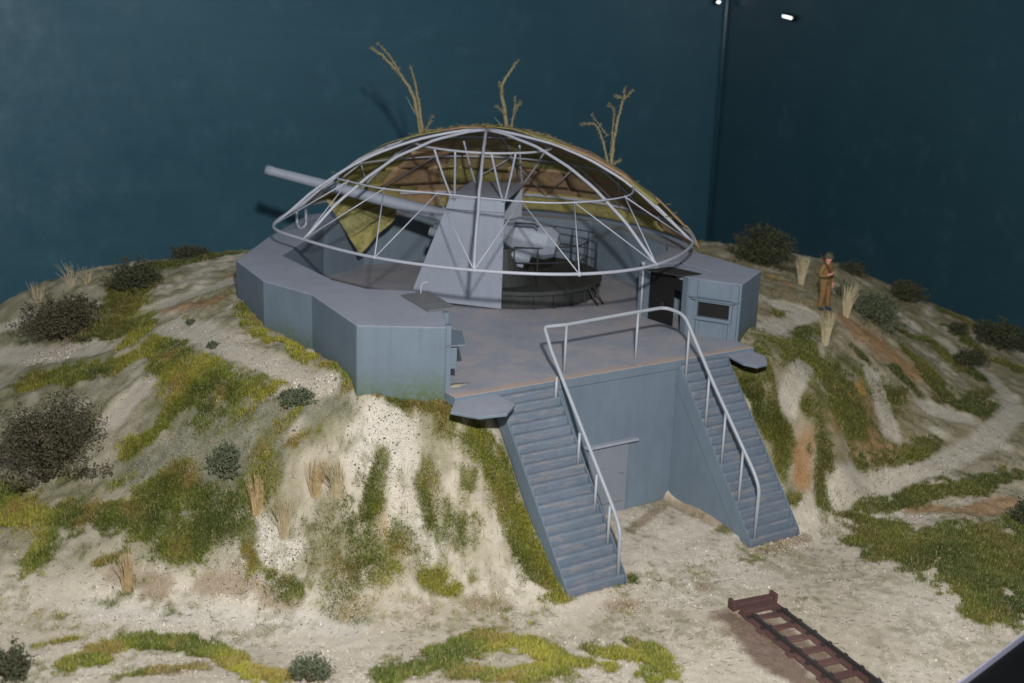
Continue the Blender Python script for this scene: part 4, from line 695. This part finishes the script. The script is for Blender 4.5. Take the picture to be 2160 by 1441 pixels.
for i, (x, y, rx, rz, mat, lf, lab) in enumerate([
    (-13.6, -1.0, 1.5, 1.5, 'bush_brown', .048, 'largest dark brown bush at the left edge of the picture'),
    (-11.33, 6.14, 1.35, .75, 'bush_brown', .055, 'brown spreading bush on the left skyline'),
    (12.71, .68, 1.25, .85, 'bush_dark', .07, 'dense dark bush on the skyline beside the emplacement'),
    (13.75, -4.0, 1.02, .62, 'bush_green', .06, 'wide grey green bush standing behind the soldier'),
    (14.08, -2.31, .38, .40, 'bush_green', .045, 'small round green bush right beside the soldier'),
    (17.06, .16, .55, .36, 'bush_dark', .055, 'small dark bush on the skyline just past the soldier'),
    (18.11, -1.73, .76, .46, 'bush_dark', .06, 'dark bush on the right skyline behind the grey green one'),
    (20.0, -4.81, 1.1, .60, 'bush_dark', .06, 'low dark bush at the far right skyline'),
    (-16.2, -8.19, .42, .46, 'bush_dark', .05, 'dark rounded bush cut by the bottom left corner'),
    (-10.98, -11.47, .46, .36, 'bush_green', .04, 'grey green bush beside the sandy path at the bottom edge'),
    (-8.2, -4.63, .46, .24, 'bush_green', .05, 'low grey green bush under the parapet wall'),
    (-10.18, -4.63, .45, .48, 'bush_green', .05, 'upright grey green bush halfway down the left slope'),
    (18.7, -3.82, .38, .26, 'bush_dark', .05, 'little dark bush between the far right paths'),
    (16.71, -5.87, .70, .46, 'bush_dark', .055, 'dark bush at the bend of the right hand path'),
    (-8.9, 6.9, .9, .55, 'bush_dark', .05, 'dark green bush on the left skyline between the straw and the parapet'),
    (-6.2, 8.9, .7, .32, 'bush_dark', .05, 'low dark bush on the skyline next to the parapet corner'),
    (-8.87, -.44, .17, .12, 'bush_green', .035, 'tiny green bush on the bare sand by the left wall'),
    (-8.68, 1.85, .15, .10, 'bush_green', .035, 'tiniest dark green bush on the upper left slope'),
    (8.9, -14.0, .42, .42, 'bush_dark', .05, 'dark bush at the lower right edge of the grass')]):
    bush(x, y, rx, rz, mat, lab, lf, seed=20+i)
def tuft(x, y, h, mat, label, n=70, seed=0, spread=.16):
    r = random.Random(seed); z = H(x, y); lx, ly = r.uniform(-.12, .12), r.uniform(-.12, .12); t = thing('dry_grass_tuft', (x, y, z), label, 'grass tuft', 'dry straw tufts')
    m = MB()
    for k in range(n):
        a = r.uniform(0, 6.28); q = r.random()**.7; L = h*r.uniform(.65, 1.08); bx, by = x+math.cos(a)*q*.09, y+math.sin(a)*q*.09
        tx, ty = x+math.cos(a)*q*(.09+spread)+r.uniform(-.05, .05), y+math.sin(a)*q*(.09+spread)+r.uniform(-.05, .05)
        m.tube([(bx, by, z-.03), ((bx*.6+tx*.4), (by*.6+ty*.4), z+L*.5), (tx+lx+r.choice((0, 0, 0, .12, -.12))*r.random(), ty+ly, z+L)], [.010, .008, .003], 4, caps=False)
    m.build('blades', mat, t)
for i, (x, y, h, mt, lab) in enumerate([
    (-9.88, -5.93, .95, 'dry_grass', 'straw tuft farthest left of the four grouped on the near slope'),
    (-9.53, -6.74, 1.0, 'dry_grass_pale', 'pale straw tuft lowest of the four grouped on the near slope'),
    (-8.63, -6.54, .98, 'dry_grass', 'thick straw tuft left of its close neighbour under the white scree'),
    (-8.21, -6.86, .92, 'dry_grass_pale', 'straw tuft farthest right of the four grouped on the near slope'),
    (-13.05, -5.79, .92, 'dry_grass', 'lone straw tuft leaning above the sandy path at lower left'),
    (9.31, -5.93, 1.05, 'dry_grass_pale', 'straw tuft on the bank below the soldier'),
    (12.04, -4.26, 1.10, 'dry_grass_pale', 'straw tuft just right of the soldier'),
    (12.17, -1.95, 1.0, 'dry_grass_pale', 'straw tuft behind the soldier towards the emplacement'),
    (-11.36, 8.84, .75, 'dry_grass_pale', 'wispy straw tuft farthest left on the skyline'),
    (-10.27, 8.88, .78, 'dry_grass_pale', 'tall wispy straw tuft on the left skyline above the brown bush'),
    (-9.8, 8.61, .6, 'dry_grass_pale', 'short wispy straw tuft right of the others on the left skyline')]):
    tuft(x, y, h, mt, lab, seed=40+i, n=20 if i > 7 else 70+7*(i % 4), spread=.34 if i > 7 else .13+.035*(i % 4))

# ------------------------------------------------------------------ rail track set in the yard
def tw(x, y, z=0): return Vector((x, y, -4.2+z))
tk = thing('rail_track', (-.6, -15, -4.2), 'short dark red narrow gauge rail track with buffer stop set into the sand', 'track')
tdir = Vector((-.155, -.988, 0)).normalized(); tn = Vector((.988, -.155, 0))
org = Vector((-.32, -13.45, -4.2))
def TP(a, c, z): return org+tdir*a+tn*c+Vector((0, 0, z))
for c in (-.42, .42):
    r_ = MB().frame(TP(0, c-.15, .005), tdir, tn, Z3, 7.2, .30, .07).build('sole_plate', 'rust_paint', tk, bevel=0.01)
    MB().frame(TP(.35, c-.03, .072), tdir, tn, Z3, 6.8, .06, .11).build('rail', 'rail_steel', r_, bevel=0.012)
for k in range(12):
    MB().frame(TP(.30+k*.56, -.66 if k % 2 else -.58, .0), tdir, tn, Z3, .21, 1.18, .066).build('sleeper', 'rust_paint', tk, bevel=0.012)
    for c in (-.42, .42):
        for s_ in (-1, 1): MB().frame(TP(.33+k*.56, c+s_*.10-.04, .074), tdir, tn, Z3, .09, .08, .05).build('chair', 'rail_steel', tk)
MB().frame(TP(-.34, -.62, .0), tdir, tn, Z3, .22, 1.16, .18).build('buffer_beam', 'rust_paint', tk, bevel=0.02)
MB().frame(TP(-.05, -.5, .0), tdir, tn, Z3, .20, 1.0, .12).build('buffer_foot', 'rust_paint', tk, bevel=0.02)
for c in (-.66, .58): MB().frame(TP(-.36, c*.95, .0), tdir, tn, Z3, .26, .08, .26).build('buffer_cheek', 'rust_paint', tk, bevel=0.012)

# ------------------------------------------------------------------ the model soldier
SX, SY = 11.03, -4.10; SZ = H(SX, SY)
FD = (RT*0.66-fw*0.75); FD.z = 0; FD.normalize(); LD = Z3.cross(FD)      # facing, his left
SC = 1.06
def SP(f, l, z): return Vector((SX, SY, SZ))+(FD*f+LD*l*1.12+Z3*z)*SC
sol = thing('person', (SX, SY, SZ), 'khaki uniformed model soldier in a steel helmet with shouldered rifle on the path', 'person')
def skin(name, nodes, edges, parent, mats, pick, sub=2, root=0):
    me = bpy.data.meshes.new(name); me.from_pydata([SP(*n[:3]) for n in nodes], edges, []); ob = bpy.data.objects.new(name, me); COL.objects.link(ob)
    sk = ob.modifiers.new('skin', 'SKIN'); sk.use_smooth_shade = True
    for i, n in enumerate(nodes):
        rx = n[3]*SC*1.22; ry = (n[4] if len(n) > 4 else n[3])*SC*1.1; me.skin_vertices[0].data[i].radius = (rx, ry)
    me.skin_vertices[0].data[root].use_root = True
    ss = ob.modifiers.new('sub', 'SUBSURF'); ss.levels = sub; ss.render_levels = sub
    dg = bpy.context.evaluated_depsgraph_get(); ev = ob.evaluated_get(dg); m2 = bpy.data.meshes.new_from_object(ev)
    ob.modifiers.clear(); ob.data = m2; m2.materials.clear()
    for mm in mats: m2.materials.append(MATS[mm])
    for p in m2.polygons:
        c = p.center-Vector((SX, SY, SZ)); p.material_index = pick(c.dot(FD)/SC, c.dot(LD)/SC, c.z/SC); p.use_smooth = True
    ob.parent = parent; ob.matrix_parent_inverse = Matrix.Translation(-parent.location); return ob
nodes = [(0, 0, .98, .165, .14), (0, 0, 1.15, .155, .13), (.01, 0, 1.34, .18, .135), (.01, 0, 1.46, .13, .10), (.02, 0, 1.53, .062), (.035, 0, 1.62, .088, .10), (.04, 0, 1.73, .088, .10),
         (0, -.10, .90, .105), (.03, -.115, .52, .085), (-.01, -.12, .30, .075), (-.02, -.12, .10, .055), (.02, -.125, .05, .052), (.14, -.14, .04, .045),   # right leg
         (0, .10, .90, .105), (.06, .115, .52, .085), (.07, .12, .30, .075), (.05, .12, .10, .055), (.09, .125, .05, .052), (.22, .14, .04, .045),        # left leg
         (0, -.20, 1.43, .075), (-.02, -.27, 1.20, .062), (.02, -.27, 1.14, .058), (.20, -.18, 1.20, .046), (.25, -.15, 1.225, .036),                         # right arm bent
         (0, .20, 1.43, .075), (-.01, .27, 1.18, .060), (.02, .28, 1.10, .054), (.07, .27, .90, .042), (.085, .265, .83, .034)]
edges = [(0, 1), (1, 2), (2, 3), (3, 4), (4, 5), (5, 6), (0, 7), (7, 8), (8, 9), (9, 10), (10, 11), (11, 12), (0, 13), (13, 14), (14, 15), (15, 16), (16, 17), (17, 18), (3, 19), (19, 20), (20, 21), (21, 22), (22, 23), (3, 24), (24, 25), (25, 26), (26, 27), (27, 28)]
def pick(f, l, z):
    if z > 1.53 or (f > .215 and l < 0 and 1.1 < z < 1.35) or (l > .2 and z < .885): return 1
    if z < .13: return 2
    return 3 if z < .93 else 0
body = skin('body', nodes, edges, sol, ['khaki', 'skin', 'boot', 'khaki_trousers'], pick)
def hand(name, base, dirv, palm, seed):
    h = MB(); base = Vector(base); dv = Vector(dirv).normalized(); pn = Vector(palm).normalized(); sd = dv.cross(pn)
    q = lambda a, b, c: SP(*(base+dv*a+sd*b+pn*c))
    h.tube([q(-.03, 0, 0), q(.02, 0, 0), q(.07, 0, .005)], [.024*SC, .036*SC, .034*SC], 8)
    for k, (b, L) in enumerate([(-.030, .075), (-.010, .085), (.011, .080), (.030, .062)]): h.tube([q(.05, b, 0), q(.05+L*.5, b*1.05, .012), q(.05+L*.8, b*1.05, .04), q(.05+L*.75, b, .062)], [.0105*SC, .010*SC, .009*SC, .007*SC], 6)
    h.tube([q(.0, -.03, .005), q(.03, -.055, .02), q(.065, -.055, .04)], [.012*SC, .011*SC, .008*SC], 6)
    h.build(name, 'skin', sol, smooth=True)
hand('hand', (.25, -.15, 1.225), (.8, .5, .25), (.2, -.3, .9), 1); hand('hand', (.085, .265, .83), (.1, 0, -1), (.1, -1, 0), 2)
# face
m = MB(); m.tube([SP(.125, 0, 1.70), SP(.152, 0, 1.665), SP(.128, 0, 1.655)], [.010, .017, .012], 6); m.build('nose', 'skin', body, smooth=True)
for s_ in (-1, 1):
    MB().ball(SP(.122, s_*.036, 1.705), .012, seg=6, rings=4).build('eye', 'boot', body, smooth=True); MB().ball(SP(.03, s_*.092, 1.68), .025, sz=1.3, seg=6, rings=5).build('ear', 'skin', body, smooth=True)
MB().tube([SP(.118, -.028, 1.615), SP(.130, 0, 1.613), SP(.118, .028, 1.615)], .007, 5).build('mouth', 'rifle_wood', body)
# helmet: shallow bowl with a brim
m = MB(); prof_h = [(0, .152), (.06, .146), (.10, .115), (.122, .06), (.130, .02), (.168, -.004), (.170, -.012), (.122, .008)]
for k, (r_, z_) in enumerate(prof_h):
    for q in range(20):
        a = 2*math.pi*q/20; m.v.append(tuple(SP(.035+r_*1.08*math.cos(a), r_*.98*math.sin(a), 1.725+z_)))
for k in range(len(prof_h)-1):
    for q in range(20): m.f.append((k*20+q, k*20+(q+1) % 20, (k+1)*20+(q+1) % 20, (k+1)*20+q)); m.m.append(0)
m.build('helmet', 'helmet_green', sol, smooth=True)
ring = [SP(.005+.150*math.cos(a)*.92, .185*math.sin(a)*.92, 1.06) for a in np.linspace(0, 2*math.pi, 24, endpoint=False)]
MB().tube(ring, .026, 6, True).build('belt', 'webbing', sol, smooth=True)
MB().frame(SP(.13, -.13, 1.08), FD, LD, Z3, .06, .10, .13).build('pouch', 'webbing', sol, bevel=.01); MB().frame(SP(.13, .04, 1.08), FD, LD, Z3, .06, .10, .13).build('pouch', 'webbing', sol, bevel=.01)
rf = thing('rifle', SP(.28, -.16, 1.20), 'brown rifle sloped over the shoulder of the model soldier', 'rifle')
R0 = Vector((.29, -.06, 1.16)); R1 = Vector((-.10, -.40, 1.98)); rl = lambda t, d_=0: SP(*(R0.lerp(R1, t)+Vector((.86, 0, .5))*d_))
MB().tube([rl(0), rl(.1), rl(.24), rl(.32), rl(.6), rl(.84)], [.045, .040, .022, .027, .022, .016], 7).build('stock', 'rifle_wood', rf, smooth=True)
MB().tube([rl(.3, .02), rl(.6, .018), rl(1.0, .014)], [.013, .011, .009], 6).build('barrel', 'gun_metal', rf, smooth=True)
MB().tube([rl(.33, .03), rl(.36, .06)], .010, 5).build('bolt', 'gun_metal', rf, smooth=True)

# ------------------------------------------------------------------ two small glowing pieces added for glass reflections high on the case panels
lm, lnt, lb = new_mat('glint_glow', 0.3, 0.3); lb.inputs['Base Color'].default_value = (1, 1, 1, 1); lb.inputs['Emission Color'].default_value = (.93, .96, 1, 1); lb.inputs['Emission Strength'].default_value = 3.0  # emission put in for bright spots reflected in the glass
def added_glint(c, nrm, along, half, label):
    c = Vector(c); nrm = Vector(nrm); along = Vector(along); q = thing('added_glint', c, label, 'glint', 'added glints on the case panels')
    MB().tube([c-along*half, c+along*half], .15, 12).build('glint_backing', 'case_frame', q, smooth=True)
    MB().tube([c-along*half*.8+nrm*.075, c+along*half*.8+nrm*.075], [.08, .08], 10).build('lens', 'glint_glow', q, smooth=True)  # glowing strip added as the reflected glint, no real lamp
added_glint((25.80, 13.51, 8.65), (-1, 0, 0), (0, -.97, -.12), .42, 'small glowing piece added for a glass reflection on the dark side panel near the top edge')
added_glint((25.09, 18.05, 9.19), (0, -1, 0), (1, 0, 0), .14, 'small glowing piece added for a glass reflection beside the corner strip at the top edge')
